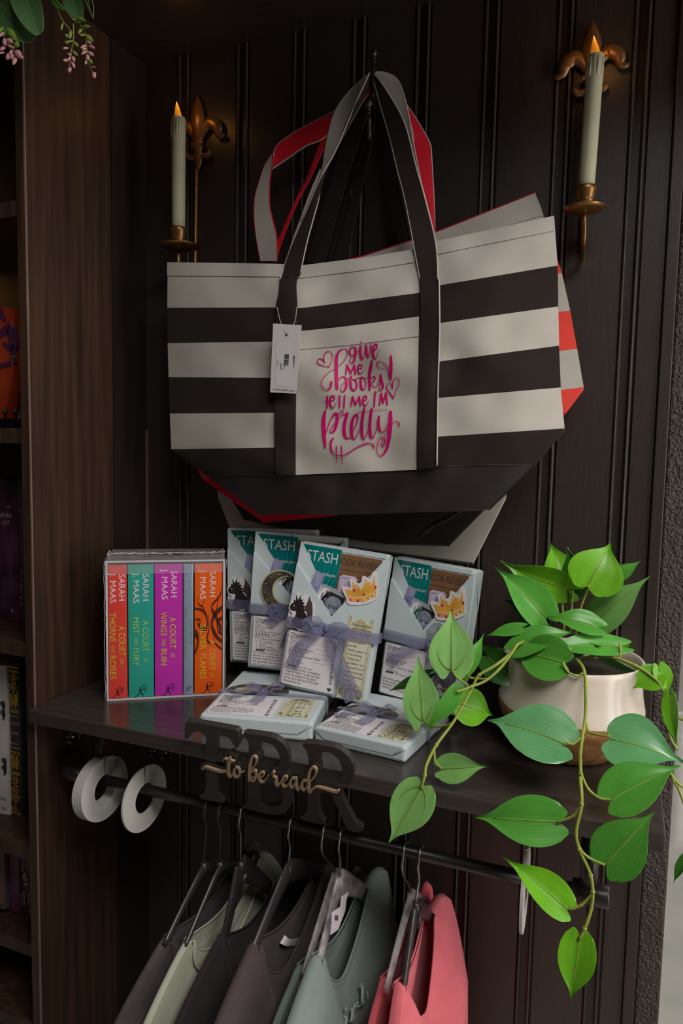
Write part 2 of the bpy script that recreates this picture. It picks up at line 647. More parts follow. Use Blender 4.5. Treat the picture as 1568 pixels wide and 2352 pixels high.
for (x0, x1, y0, y1, z0, z1) in ((0, BW, 0, BDEP, 0, T), (0, BW, 0, BDEP, BH - T, BH), (0, T, 0, BDEP, T, BH - T), (BW - T, BW, 0, BDEP, T, BH - T),
                                 (T, BW - T, BDEP - T, BDEP, T, BH - T)):
    mb.box(x0, x1, y0, y1, z0, z1, 0)
# pale cut edge of the card round the opening
for (x0, x1, z0, z1) in ((0, BW, 0, T), (0, BW, BH - T, BH), (0, T, T, BH - T), (BW - T, BW, T, BH - T)):
    mb.box(x0, x1, -0.0004, 0.0, z0, z1, 1)
# grey leaf ornament printed on the lid
for k in range(26):
    x = 0.05 + 0.075 * random.random()
    y = 0.03 + 0.06 * random.random()
    a = random.uniform(-0.6, 0.6)
    mb.stroke([(x - 0.016 * math.cos(a), y - 0.012 * math.sin(a), 0.001), (x, y + 0.004, 0.004), (x + 0.016 * math.cos(a), y + 0.012 * math.sin(a), 0.001)],
              lambda x, y, l: V((x, y, BH + 0.0003)), 2, 4)
mb.v = mb.v
case_body = mb.build('case_body', [M_slip, M_slipedge, mat('slipcase_print', (0.1, 0.09, 0.09), 0.5)], case, local=True)
# crumpled shrink film along the top front and the left side
mb = MB()
rows = []
for i in range(5):
    r_ = []
    for j in range(60):
        x = -0.002 + (BW + 0.004) * j / 59
        y = 0.052 - 0.014 * i
        r_.append(V((x, y, BH + 0.0012 + 0.0025 * math.sin(j * 1.7 + i) * random.random() * (1 if i < 2 else 0.15) + (0.003 if i == 0 and random.random() > .5 else 0))))
    rows.append(r_)
mb.grid(rows)
mb.grid([[V((x, -0.0012 + 0.0006 * math.sin(x * 300 + z * 170), z)) for x in [BW * j / 40 for j in range(41)]] for z in [BH - 0.02, BH - 0.01, BH - 0.001]])
mb.build('torn_film', M_film, case, local=True)
mb = MB()
pts = [(-0.002 + (BW + 0.004) * j / 70, 0.052 + 0.002 * math.sin(j * .9) * random.random(), BH + 0.0022 + 0.0018 * random.random()) for j in range(71)]
mb.tube(pts, [0.0007 + 0.0009 * random.random() for _ in pts], 6)
for sx in (0.001, BW - 0.001):
    cpts = [(sx + random.uniform(-.004, .004), 0.05 + random.uniform(-.008, .006), BH + random.uniform(-.004, .009)) for _ in range(14)]
    mb.tube(cpts, 0.0009, 5)
mb.tube([(-0.0015 + random.uniform(-.001, .0005), -0.001, z) for z in [BH * k / 24 for k in range(25)]], 0.0005, 5)
mb.tube([(BW + 0.001 + random.uniform(-.0005, .001), -0.001, BH * k / 24) for k in range(25)], 0.0005, 5)
mb.build('film_edge', mat('crumpled_film_edge', (0.6, 0.57, 0.57), 0.25, 0.1, 200, alpha=0.75), case, local=True)

M_auth = mat('pale_lettering', (0.8, 0.66, 0.7), 0.5)
M_auth_dim = mat('faint_lettering', (0.34, 0.42, 0.52), 0.5)
M_titl = mat('yellow_green_lettering', (0.62, 0.55, 0.03), 0.45)
M_titl2 = mat('lime_lettering', (0.4, 0.62, 0.1), 0.45)
M_titl_dim = mat('faint_green_lettering', (0.22, 0.38, 0.3), 0.5)
BOOKS = [
    ('red', (0.72, 0.06, 0.045), .019, .172, 'red', [('SARAH', .74, .07, .265), ('J. MAAS', .26, .06, .28)],
     [('A COURT', .72, .455, .68), ('OF', .72, .70, .745), ('THORNS', .22, .355, .57), ('AND', .22, .60, .655), ('ROSES', .22, .675, .855)], 0),
    ('teal', (0.03, 0.36, 0.28), .182, .393, 'teal', [('SARAH', .7, .07, .27), ('J. MAAS', .32, .06, .285)],
     [('A COURT', .68, .42, .655), ('OF', .68, .70, .735), ('MIST', .3, .395, .52), ('AND', .3, .545, .60), ('FURY', .3, .625, .76)], 1),
    ('magenta', (0.55, 0.035, 0.42), .402, .637, 'magenta', [('SARAH', .7, .05, .25), ('J. MAAS', .36, .035, .265)],
     [('A COURT', .65, .40, .64), ('OF', .65, .675, .71), ('WINGS', .32, .36, .54), ('AND', .32, .565, .62), ('RUIN', .32, .64, .765)], 0),
    ('blue', (0.26, 0.33, 0.43), .645, .728, 'slim grey blue', [('SARAH', .72, .07, .19), ('J. MAAS', .25, .055, .2)],
     [('A COURT OF', .72, .42, .61), ('FROST AND STARLIGHT', .2, .33, .71)], 2),
    ('orange', (0.85, 0.12, 0.012), .740, .979, 'orange', [('SARAH', .65, .06, .255), ('J. MAAS', .3, .045, .27)],
     [('A', .65, .585, .62), ('COURT', .65, .655, .82), ('OF', .65, .845, .875), ('SILVER', .3, .465, .66), ('FLAMES', .3, .69, .885)], 0),
]
M_swirl = mat('dark_brown_swirl', (0.1, 0.02, 0.012), 0.4)
for nm, col, f0, f1, lab, auth, titl, tm in BOOKS:
    x0, x1 = f0 * BW, f1 * BW
    Wd = x1 - x0
    bh = BH - 2 * T - 0.004
    b = thing('paperback_book', {'red': 'red spined paperback at the left end of the slipcase', 'teal': 'teal spined paperback second from left in the slipcase',
                                 'magenta': 'magenta spined paperback in the middle of the slipcase', 'slim grey blue': 'slim grey blue spined paperback in the slipcase beside the orange one',
                                 'orange': 'orange spined paperback with dark swirls at the right end of the slipcase'}[lab], 'book', group='paperbacks in the slipcase',
              M=MBX @ Matrix.Translation((x0, 0.0012, T + 0.0004)))
    Mc = mat(nm + '_glossy_cover', col, 0.22, 0.05, 12, coat=0.5)
    mb = MB()
    # rounded spine and cover boards
    n = 8
    sec = [(Wd * k / n, 0.0012 * (1 - math.sin(PI * k / n) ** 0.5)) for k in range(n + 1)]
    mb.grid([[V((x, y, z)) for x, y in sec] for z in (0, bh)], 0)
    mb.box(0, 0.0006, 0.0012, 0.112, 0, bh)
    mb.box(Wd - 0.0006, Wd, 0.0012, 0.112, 0, bh)

    def sp(u, v, l=0):
        return V((u * Wd, -0.0003 - l, (1 - v) * bh))
    for grp, mi in ((auth, 1), (titl, 2)):
        for t, u, v0, v1 in grp:
            cap = 0.0088 if Wd > 0.02 else 0.005
            if t in ('OF', 'AND'):
                cap *= 0.62
            # letters read downward: x along -z, letter tops to the right
            ln = (v1 - v0) * bh
            org = sp(u, v0) - V((cap / 2, 0, 0))
            mb.text(t, org, (0, 0, -1), (1, 0, 0), cap, mi, length=ln)
    if nm == 'orange':
        def fl(x, y, l):
            return V((x * Wd, -0.00015, (1 - y) * bh))
        for st in ([(.02, .34, .02), (.3, .36, .05), (.45, .42, .08), (.4, .5, .07), (.15, .47, .05), (.12, .43, .02)],
                   [(.05, .42, .02), (.2, .43, .03), (.18, .46, .03)],
                   [(.98, .17, .01), (.9, .25, .03), (.6, .33, .05), (.75, .4, .09), (.95, .5, .1)],
                   [(.98, .34, .06), (.7, .4, .1), (.62, .48, .12), (.8, .56, .08), (.98, .6, .05)],
                   [(.98, .42, .05), (.82, .45, .06), (.86, .52, .05), (.98, .54, .03)],
                   [(.0, .52, .1), (.12, .56, .12), (.1, .63, .08), (.02, .68, .05)],
                   [(.5, .4, .03), (.52, .5, .06), (.45, .58, .06), (.6, .62, .03)],
                   [(.15, .25, .01), (.12, .3, .02), (.3, .33, .03)], [(.4, .26, .01), (.3, .31, .02), (.35, .36, .03)], [(.98, .22, .02), (.85, .28, .03), (.8, .36, .05)],
                   [(.7, .5, .03), (.72, .6, .04), (.98, .66, .03)]):
            mb.stroke([(x, y, wd_ * .55) for x, y, wd_ in st], fl, 4, 5)
    # running archer emblem at the foot of the spine
    q = min(Wd, 0.03)
    cx, cz = Wd * 0.5, bh * 0.045

    def arc(x, y, l):
        return V((cx + (x - .5) * q * .5, -0.00035, cz + (.5 - y) * q * .62))
    for st in ([(.42, .3, .1), (.45, .5, .13), (.4, .62, .1)], [(.4, .62, .09), (.6, .72, .07), (.72, .95, .05)], [(.4, .62, .09), (.2, .78, .07), (-.1, .98, .05)],
               [(.42, .36, .06), (.7, .36, .05), (.9, .3, .05)], [(.42, .4, .06), (.2, .48, .05)], [(.62, .02, .04), (.95, .12, .05), (1.0, .35, .05), (.85, .6, .03)], [(.62, .02, .02), (.85, .6, .02)]):
        mb.stroke(st, arc, 3, 4)
    mb.ball((cx - q * .04, -0.0003, cz + q * .19), (q * .035, 0.0002, q * .04), 8, 3)
    mats = [Mc, M_auth if tm != 2 else M_auth_dim, {0: M_titl, 1: M_titl2, 2: M_titl_dim}[tm], M_ink, M_swirl]
    mb.build('cover', mats, b, local=True)
    mb = MB()
    mb.box(0.0007, Wd - 0.0007, 0.0014, 0.110, 0.0008, bh - 0.0008)
    mb.build('page_block', M_page, b, local=True)

# ================================================================ wrapped parcels on the shelf
M_paper = mat('pale_blue_wrapping_paper', (0.63, 0.72, 0.73), 0.5, 0.04, 9, 0.12, 90)
M_label = mat('white_label', (0.86, 0.81, 0.83), 0.55, 0.02)
M_print = mat('dark_print', (0.06, 0.055, 0.06), 0.6, spec=0.2)
M_teal = mat('teal_foil_sachet', (0.0, 0.2, 0.2), 0.25, 0.15, 30, 0.2, 60, coat=0.3)
M_tealpat = mat('teal_foil_pattern', (0.02, 0.28, 0.27), 0.3)
M_white = mat('white_lettering', (0.75, 0.78, 0.76), 0.5)
M_kraft = mat('kraft_card', (0.22, 0.105, 0.04), 0.6, 0.1, 40)
M_lilac = mat('lilac_tag', (0.66, 0.56, 0.74), 0.6)
M_lilacline = mat('lilac_line', (0.36, 0.26, 0.46), 0.6)
M_stick = mat('sticker_white', (0.85, 0.8, 0.82), 0.4)
M_gold = mat('printed_gold', (0.85, 0.42, 0.06), 0.45, 0.12, 60)
M_goldlite = mat('printed_pale_gold', (0.9, 0.62, 0.3), 0.45)
M_gem = mat('printed_red_gem', (0.7, 0.02, 0.1), 0.35)
M_pinkgem = mat('printed_pink_gem', (0.8, 0.1, 0.45), 0.35)
M_grey = mat('grey_card', (0.36, 0.4, 0.41), 0.4)
M_silver = mat('silver_oval', (0.3, 0.36, 0.42), 0.25, 0.3, 60)
M_drag = mat('dragon_black', (0.022, 0.018, 0.022), 0.5)
M_dragred = mat('dragon_dark_wing', (0.09, 0.05, 0.055), 0.5)
M_eye = mat('yellow_eye', (0.8, 0.7, 0.05), 0.4)
M_moon = mat('moon_dark_gold', (0.14, 0.11, 0.06), 0.4, 0.4, 90, col2=(0.04, 0.035, 0.04))
M_moonrim = mat('moon_pale_rim', (0.62, 0.6, 0.36), 0.45)
M_castle = mat('castle_cream', (0.74, 0.70, 0.46), 0.55, 0.1, 60, col2=(0.8, 0.76, 0.68))
M_olive = mat('castle_olive_ink', (0.42, 0.38, 0.09), 0.6)
M_marble = mat('lavender_marble_strip', (0.5, 0.53, 0.72), 0.4, 0.3, 50, col2=(0.16, 0.14, 0.3), detail=6)
M_floral = mat('dark_floral_card', (0.09, 0.08, 0.12), 0.45, 0.3, 70)
M_green = mat('printed_green', (0.04, 0.2, 0.13), 0.5)
M_fold = mat('paper_fold_line', (0.42, 0.53, 0.54), 0.5)


def sheer_mat(name, col, a):
    m = mat(name, col, 0.45, 0.1, 60, alpha=a, sheen=0.3)
    return m


M_rib = sheer_mat('sheer_lavender_ribbon', (0.23, 0.22, 0.4), 0.55)
M_ribedge = mat('ribbon_selvage', (0.2, 0.19, 0.33), 0.5, alpha=0.8)

LBL_A = ('369 pages, published 2023', ['New', 'Local indie author', 'Magic', 'Fantasy'], 'Open door spice',
         ['A young woman is taken from her', 'home as payment for the king who', 'healed her city. But secrets are', 'revealed and she may not live', 'to savor anymore.'], '3.79')
LBL_B = ('272 pages, published 2022', ['New, hardcover', 'Local indie author', 'Novella', 'Fairytale retelling', 'Marriage of convenience'], 'Explicit open door spice',
         ['For 13 years, a princess has been', "bound in a marriage contract to a", "powerful king. She could've broken", 'the agreement, but she needs his', "help to save her brother's wife."], '4.28')
LBL_C = ('376 pages, published 2024', ['New', 'High fantasy', 'Dark academia', 'Slow burn'], 'Open door spice',
         ["She's finally joining a prestigious", 'college of magic in a new city. She', 'meets the captain of the guard,', "and he can't help but find himself", 'distracted by her'], '3.98')
LBL_D = ('326 pages, published 2020', ['Series', 'Dark fantasy'], 'Open door spice',
         ['She had the perfect life, working', 'all day, partying all night, until she', 'discovered her closest friend', 'murdered and the truth behind it'], '4.45')


def parcel(label, M, w_, h_, t_, kind, lbl, opts=()):
    p = thing('wrapped_book', label, 'wrapped parcel', group='pale blue book parcels on the shelf', M=M)

    def F(u, v, o=0.0):           # u, v as fractions from the top left of the front, o metres off the face
        return V((u * w_, -o, (1 - v) * h_))
    # paper: rounded block with soft creases
    mb = MB()
    mb.box(0, w_, 0, t_, 0, h_)
    mb.build('wrapping_paper', M_paper, p, local=True, bevel=min(0.004, t_ * 0.2))
    # folded flaps of the paper at bottom and right end
    mb = MB()
    mb.poly([V((0.004, t_ * 0.1, -0.0006)), V((w_ - 0.004, t_ * 0.1, -0.0006)), V((w_ * 0.88, t_ * 0.62, -0.0006)), V((w_ * 0.12, t_ * 0.62, -0.0006))])
    mb.poly([V((w_ * 0.12, t_ * 0.6, -0.0009)), V((w_ * 0.88, t_ * 0.6, -0.0009)), V((w_ * 0.88, t_ * 0.66, -0.0009)), V((w_ * 0.12, t_ * 0.66, -0.0009))], 1)
    for x0, x1 in ((0.0, 0.12), (1.0, 0.88)):
        mb.tube([V((w_ * x0, t_ * 0.12, -0.0007)), V((w_ * x1, t_ * 0.6, -0.0007))], 0.0005, 5, 1)
    mb.build('paper_fold', [M_paper, M_fold], p, local=True)
    mb = MB()
    mb.poly([V((w_ + 0.0006, t_ * 0.1, h_ * 0.98)), V((w_ + 0.0006, t_ * 0.9, h_ * 0.995)), V((w_ + 0.0006, t_ * 0.9, h_ * 0.7))])
    mb.tube([V((w_ + 0.0005, t_ * 0.1, h_ * 0.99)), V((w_ + 0.0005, t_ * 0.85, h_ * 0.72))], 0.0004, 5, 1)
    mb.build('paper_fold', [M_paper, M_fold], p, local=True)

    upright = kind != 'flat'
    if upright:
        # long first layer of the pocket
        mb = MB()
        mb.poly([F(.42, .005, .0012), F(.965, .005, .0012), F(.965, .035, .0012), F(.42, .035, .0012)])
        mb.slab([F(.0, .008, .0022), F(.012, .008, .0022), F(.46, .40, .0022), F(.46, .47, .0022), F(0, .47, .0022)], (0, .0018, 0))
        mb.slab([F(.0, .16, .0046), F(.485, .475, .0046), F(.485, .60, .0046), F(0, .60, .0046)], (0, .0022, 0))
        mb.slab([F(1.0, .02, .0046), F(1.0, .60, .0046), F(.485, .60, .0046), F(.485, .475, .0046), F(.97, .035, .0046)], (0, .0022, 0))
        mb.build('paper_pocket', M_paper, p, local=True, bevel=0.0004)
        # sachet
        mb = MB()
        q = [F(.035, .022, .0012), F(.475, .022, .0014), F(.475, .36, .0014), F(.035, .36, .0012)]
        mb.slab(q, (0, .001, 0))
        for k in range(7):
            a = F(.12 + .05 * k, .30, .00155)
            mb.stroke([(.1 + .05 * k, .30, .012), (.16 + .05 * k, .2, .008), (.13 + .06 * k, .12, .01)], lambda x, y, l: F(x, y, .00165), 2, 4)
        mb.text('STASH', F(.095, .125, .0019), (1, 0, 0), (0, 0, 1), .0155, 1, length=w_ * .35)
        mb.text('Apple blossom' if kind == 'front' else 'blossom.com', F(.26, .215, .0019), (1, 0, 0), (0, 0, 1), .0052, 1, length=w_ * .19)
        mb.build('tea_sachet', [M_teal, M_white, M_tealpat], p, local=True)
        # kraft review card
        mb = MB()
        mb.slab([F(.44, .045, .0009), F(.93, .045, .0009), F(.93, .4, .0009), F(.44, .4, .0009)], (0, .0006, 0))
        mb.text('BOOK REVIEW', F(.455, .118, .0012), (1, 0, 0), (0, 0, 1), .0095, 1, length=w_ * .47)
        for k in range(6):
            z = .15 + .035 * k
            mb.poly([F(.455, z, .0012), F(.9, z, .0012), F(.9, z + .003, .0012), F(.455, z + .003, .0012)], 1)
        mb.build('review_card', [M_kraft, M_print], p, local=True)
        # lilac tag with cut corners
        mb = MB()
        x0, x1, y0, y1, c = .50, .70, .185, .36, .02
        mb.slab([F(a, b, .0022) for a, b in ((x0 + c, y0), (x1 - c, y0), (x1 - c, y0 + c * .5), (x1, y0 + c * .5), (x1, y1), (x0, y1), (x0, y0 + c * .5), (x0 + c, y0 + c * .5))], (0, .0004, 0))
        for st in ([(x0 + .02, y0 + .02, .006), (x1 - .02, y0 + .02, .006)], [(x0 + .02, y0 + .02, .006), (x0 + .02, y1, .006)], [(x0 + .06, y0 + .06, .006), (x0 + .1, y0 + .075, .008), (x0 + .14, y0 + .055, .006)]):
            mb.stroke(st, lambda x, y, l: F(x, y, .0024), 1, 3)
        mb.build('gift_tag', [M_lilac, M_lilacline], p, local=True)
        # crown sticker tucked over the right flap
        def crown(cx, cy, s, rot, o):
            ca, sa = math.cos(rot), math.sin(rot)

            def m_(x, y, l=0):
                X, Y = x * s, y * s
                return V((cx * w_ + X * ca - Y * sa, -o - l, (1 - cy) * h_ + X * sa + Y * ca))
            return m_
        cr = crown(.765, .265, .0205, 0.36, .0062)
        mb = MB()
        out = [(-1.15, -.75), (-.6, -.95), (.2, -1.0), (.9, -.85), (1.15, -.6), (1.2, 0), (1.35, .75), (1.3, 1.05), (1.05, 1.05), (.8, .6), (.55, .85), (.3, .95), (.1, .55), (-.2, .55), (-.35, .9), (-.7, .9), (-.75, .4), (-1.0, .45), (-1.3, .5), (-1.35, .2), (-1.2, -.3)]
        mb.slab([cr(x, y) for x, y in crom(out, 3, True)], (0, .0006, 0))
        ins = [(-1.0, -.62), (0, -.86), (1.0, -.62), (1.08, 0), (1.18, .85), (.78, .15), (.45, .72), (.2, .1), (-.1, .05), (-.5, .72), (-.62, .05), (-1.15, .3)]
        mb.poly([cr(x, y, .0002) for x, y in ins], 1)
        mb.stroke([(-1.0, -.3, .1), (0, -.5, .1), (1.05, -.28, .1)], lambda x, y, l: cr(x, y, .0004), 2, 5)
        mb.stroke([(-.9, .15, .05), (-.4, .5, .12), (.1, .1, .1), (.45, .5, .12), (.95, .3, .1), (1.1, .6, .05)], lambda x, y, l: cr(x, y, .0004), 2, 5)
        for gx, gy, gm in ((-.85, -.5, 4), (-.35, -.68, 3), (.1, -.72, 2), (.5, -.66, 2), (.85, -.52, 2), (-.5, .1, 3), (.15, -.35, 3), (1.08, .0, 3), (-.05, .1, 2)):
            mb.ball(cr(gx, gy, .0004), (.0019, .0004, .0022), 8, gm)
        mb.build('crown_sticker', [M_stick, M_gold, M_goldlite, M_gem, M_pinkgem], p, local=True)
        # marbled strip and small stickers peeping out of the pocket
        mb = MB()
        mb.slab([F(.175, .325, .0034), F(.235, .185, .0036), F(.335, .215, .0036), F(.265, .40, .0034)], (0, .0006, 0))
        mb.build('marbled_strip', M_marble, p, local=True)
        mb = MB()
        pts = [(.29, .40), (.32, .31), (.36, .29), (.42, .31), (.43, .37), (.40, .42), (.33, .43)]
        mb.slab([F(x, y, .0028) for x, y in crom(pts, 4, True)], (0, .0005, 0))
        for st in ([(.33, .39, .02), (.36, .36, .03), (.38, .34, .02)], [(.36, .36, .015), (.41, .34, .03), (.40, .38, .01)], [(.36, .37, .02), (.39, .40, .015), (.41, .41, .005)], [(.33, .36, .01), (.35, .33, .012)]):
            mb.stroke([(x, y, wd * .8) for x, y, wd in st], lambda x, y, l: F(x, y, .0030), 1, 4)
        mb.build('small_sticker', [M_stick, M_green if kind == 'right' else M_drag], p, local=True)
        # photo card with an oval and part of a word
        mb = MB()
        mb.slab([F(.33, .265, .0026), F(.76, .335, .0026), F(.70, .56, .0026), F(.26, .49, .0026)], (0, .0006, 0))
        mb.poly([F(.385, .305, .0028), F(.60, .34, .0028), F(.56, .49, .0028), F(.34, .45, .0028)], 1)
        mb.poly([F(.475 + .10 * math.cos(a), .40 + .062 * math.sin(a), .003) for a in [2 * PI * k / 24 for k in range(24)]], 2)
        mb.text('grace', F(.425, .415, .0033), V((1, 0, -.16)).normalized(), V((.1, 0, 1)).normalized(), .0062, 3, length=.021)
        mb.build('photo_card', [M_grey, M_drag, M_silver, M_print], p, local=True)
        if kind == 'front' or kind == 'back':
            # little black dragon sticker
            mb = MB()
            O = .0068

            def d_(x, y, l=0):
                return F(-.005 + .30 * x, .355 + .235 * y, O + l)
            out = [(.25, .0), (.45, .12), (.55, .02), (.7, .1), (.78, .25), (.9, .2), (1.0, .45), (1.0, .75), (.9, .95), (.75, 1.0), (.6, 1.08), (.35, 1.0), (.15, .9), (.1, .8), (.2, .65), (.05, .55), (.02, .42), (.12, .22)]
            mb.slab([d_(x, y) for x, y in crom(out, 3, True)], (0, .0005, 0))
            ins = [(.05, .44), (.10, .36), (.18, .30), (.16, .22), (.24, .26), (.22, .06), (.32, .22), (.40, .05), (.42, .2), (.52, .16), (.49, .25), (.60, .26), (.54, .33),
                   (.66, .36), (.58, .42), (.70, .46), (.62, .5), (.80, .66), (.86, .82), (.72, .97), (.48, 1.02), (.28, .96), (.2, .85), (.3, .72), (.34, .6), (.3, .54), (.2, .56), (.08, .53)]
            mb.poly([d_(x, y, .0002) for x, y in ins], 1)
            mb.poly([d_(x, y, .0003) for x, y in [(.62, .44), (.70, .2), (.72, .04), (.78, .14), (.88, .24), (.94, .45), (.97, .7), (.9, .92), (.84, .74), (.78, .66), (.74, .54)]], 2)
            mb.ball(d_(.2, .4, .0003), (.0012, .0003, .0012), 8, 3)
            for st in ([(.1, .5, .02), (.25, .48, .02), (.3, .42, .02)], [(.35, .7, .05), (.5, .85, .06), (.62, .9, .03)], [(.3, .88, .05), (.45, .93, .03)]):
                mb.stroke(st, lambda x, y, l: d_(x, y, .0004), 2, 4)
            mb.build('dragon_sticker', [M_stick, M_drag, M_dragred, M_eye], p, local=True)
        if kind == 'middle':
            # crescent moon sticker
            mb = MB()
            cx, cy = .33, .415

            def cres(R1, R2, off, o):
                x = (off * off + R1 * R1 - R2 * R2) / (2 * off)
                a1, a2 = math.acos(x / R1), math.acos((x - off) / R2)
                tw = .12
                a = [(R1 * math.cos(t), R1 * math.sin(t)) for t in [a1 + (2 * PI - 2 * a1) * k / 36 for k in range(37)]]
                b = [(off + R2 * math.cos(t), R2 * math.sin(t)) for t in [2 * PI - a2 - (2 * PI - 2 * a2) * k / 36 for k in range(1, 36)]]
                return [F(cx, cy, o) + V((px * math.cos(tw) - py * math.sin(tw), 0, px * math.sin(tw) + py * math.cos(tw))) for px, py in a + b]
            mb.slab(cres(.0325, .0215, .0118, .0066), (0, .0005, 0))
            mb.poly(cres(.0305, .0225, .0092, .0068), 1)
            for k in range(8):
                t = math.radians(70 + 30 * k)
                mb.ball(F(cx, cy, .0069) + V((.0255 * math.cos(t) - .0005, 0, .0255 * math.sin(t))), (.001, .0002, .001), 6, 0)
            mb.build('moon_sticker', [M_moonrim, M_moon], p, local=True)

    # printed label
    L0, L1, L2, L3 = (.05, .64, .615, .975)
    if kind == 'flat':
        L0, L1, L2, L3 = (.04, .62, .60, .955)
    oL = .0052 if upright else .0007
    mb = MB()
    c = .012
    rr = [(L0 + c, L2), (L1 - c, L2), (L1, L2 + c), (L1, L3 - c), (L1 - c, L3), (L0 + c, L3), (L0, L3 - c), (L0, L2 + c)]
    mb.slab([F(x, y, oL) for x, y in rr], (0, .0005, 0))
    pages, bullets, spice, para, score = lbl
    X, Y = V((1, 0, 0)), V((0, 0, 1))
    y = L2 + .035
    oP = oL + .00025

    def line(s, x, cap, ln=None, dy=None):
        nonlocal y
        mb.text(s, F(x, y, oP), X, Y, cap, 1, length=ln)
        y += (dy if dy else cap / h_ * 1.55)
    line('Chapter 1', L0 + .02, .0052, w_ * .22, .016)
    for head, val in (('GENRE', 'Fiction'), ('SUB-GENRE', 'Romantasy')):
        line(head, L0 + .02, .0024, w_ * (.1 if head == 'GENRE' else .17), .016)
        line(val, L0 + .03, .0024, None, .017)
    line('GOODREADS RATING', L0 + .02, .0024, w_ * .28, .016)
    for k in range(5):
        cx = L0 + .04 + .034 * k
        mb.poly([F(cx, y - .005, oP) + V(((.0021 if i % 2 == 0 else .0009) * math.sin(PI * i / 5), 0, (.0021 if i % 2 == 0 else .0009) * math.cos(PI * i / 5))) for i in range(10)], 1)
    line(score, L0 + .21, .0026, None, .016)
    line('DESCRIPTION', L0 + .02, .0024, w_ * .19, .016)
    line(pages, L0 + .03, .0024, w_ * .36, .016)
    for b_ in bullets:
        mb.ball(F(L0 + .05, y - .003, oP), (.0006, .0001, .0006), 6, 1)
        line(b_, L0 + .08, .0022, None, .0135)
    for k in range(4):
        mb.stroke([(L0 + .05 + .025 * k, y, .012), (L0 + .065 + .025 * k, y - .006, .012), (L0 + .07 + .025 * k, y - .013, .004)], lambda x, y_, l: F(x, y_, oP), 1, 3)
    line(spice, L0 + .17, .0022, None, .022)
    y = max(y, L3 - .026 * len(para) + .003)
    for s in para:
        line(s, L0 + .02, .0034 if upright else .003, w_ * (L1 - L0 - .19) * min(1.0, len(s) / 33), .0215)
    for k in range(5):
        mb.poly([F(L0 + .32, L2 + .06 + .03 * k, oP), F(L1 - .1, L2 + .06 + .03 * k, oP), F(L1 - .1, L2 + .0615 + .03 * k, oP), F(L0 + .32, L2 + .0615 + .03 * k, oP)], 2)
    # slanted handwriting running down the right side, with a heart at its foot
    mb.text('Blind Date with a Book', F(L1 - .075, L2 + .03, oP), V((.04, 0, -1)).normalized(), V((1, 0, .04)).normalized(), .0056, 1, length=h_ * .27, shear=.35)
    hx, hy = L1 - .045, L3 - .025
    mb.poly([F(hx, hy, oP) + V((.0002 * 16 * math.sin(a) ** 3, 0, .0002 * (13 * math.cos(a) - 5 * math.cos(2 * a) - 2 * math.cos(3 * a) - math.cos(4 * a)))) for a in [2 * PI * k / 24 for k in range(24)]], 1)
    mb.build('printed_label', [M_label, M_print, M_fold], p, local=True)

    # castle bookmark (or the dark floral card)
    oB = .0056 if upright else .0007
    B0, B1, B2, B3 = (.685, .965, .435, .985)
    if not upright:
        B0, B1, B2, B3 = (.66, .93, .56, .93)
    if kind != 'right':
        def cb(x, y_, l=0):
            return F(B0 + (B1 - B0) * x, B2 + (B3 - B2) * y_, oB + l)
        mb = MB()
        top = [(0, .1), (.02, .03), (.07, .0), (.13, .02), (.16, .075), (.24, .08), (.38, .04), (.5, .02), (.62, .045), (.76, .09), (.86, .075), (.88, .02), (.93, .0), (.98, .03), (1, .1)]
        mb.slab([cb(x, y_) for x, y_ in top + [(1, 1), (0, 1)]], (0, .0004, 0))
        ink = []
        for x in (.04, .1, .9, .96):
            ink.append([(x, .05, .02), (x, .97, .025)])
        for k in range(4):
            ink.append([(.16, .1 + .05 * k, .012), (.32, .075 + .03 * k, .02), (.5, .045 + .03 * k, .02), (.68, .085 + .03 * k, .02), (.85, .11 + .05 * k, .012)])
        ink += [[(.2, .3, .012), (.2, .2, .014), (.5, .1, .014), (.8, .21, .014), (.8, .3, .012)], [(.04, .02, .03), (.1, .05, .03)], [(.9, .05, .03), (.96, .02, .03)]]
        for k in range(8):
            ink.append([(.14 + .09 * k, .29, .012), (.2 + .09 * k, .24, .012), (.24 + .09 * k, .3, .012)])
        for k in range(26):
            x, y_ = random.random(), .86 + .13 * random.random()
            ink.append([(x * .94, y_, .02), (x * .94 + .04, y_ - .01, .05), (x * .94 + .06, y_ + .01, .02)])
        for k in range(30):
            x = random.choice((.02, .06, .1, .14, .86, .9, .95)) + random.uniform(-.01, .01)
            y_ = .3 + .6 * random.random()
            ink.append([(x, y_, .012), (x + .02, y_ + .02, .012)])
        if not upright:
            for x in (.3, .36, .5, .56, .7):
                ink.append([(x, .05, .03), (x, .9, .03)])
        for st in ink:
            mb.stroke(st, lambda x, y_, l: cb(x, y_, .0002), 1, 3, grow=-.003)
        words = ['She was made fresh', 'and I remember that', 'The lion moved and', 'stone', 'he had asked for', 'said Ben', '"Explain, please." he', 'in the morning', '"Close, but I',
                 'stop before I do it', 'The Crown Prince of', 'made a crude sign', 'Perhaps it had been', 'he said', '"But this isn\'t a', 'Crown Prince will']
        n = len(words) if upright else 8
        for k, s in enumerate(words[:n]):
            wl = min(.74, .042 * len(s))
            mb.text(s, cb(.14, .12 + .82 * k / n, .0003), V((1, 0, -.0)), Y, .0032, 2, length=(B1 - B0) * w_ * wl, shear=.3)
        mb.build('castle_bookmark', [M_castle, M_olive, M_print], p, local=True)
    else:
        mb = MB()
        mb.slab([F(x, y_, oB) for x, y_ in ((.70, .70), (.955, .70), (.955, .975), (.70, .975))], (0, .0004, 0))
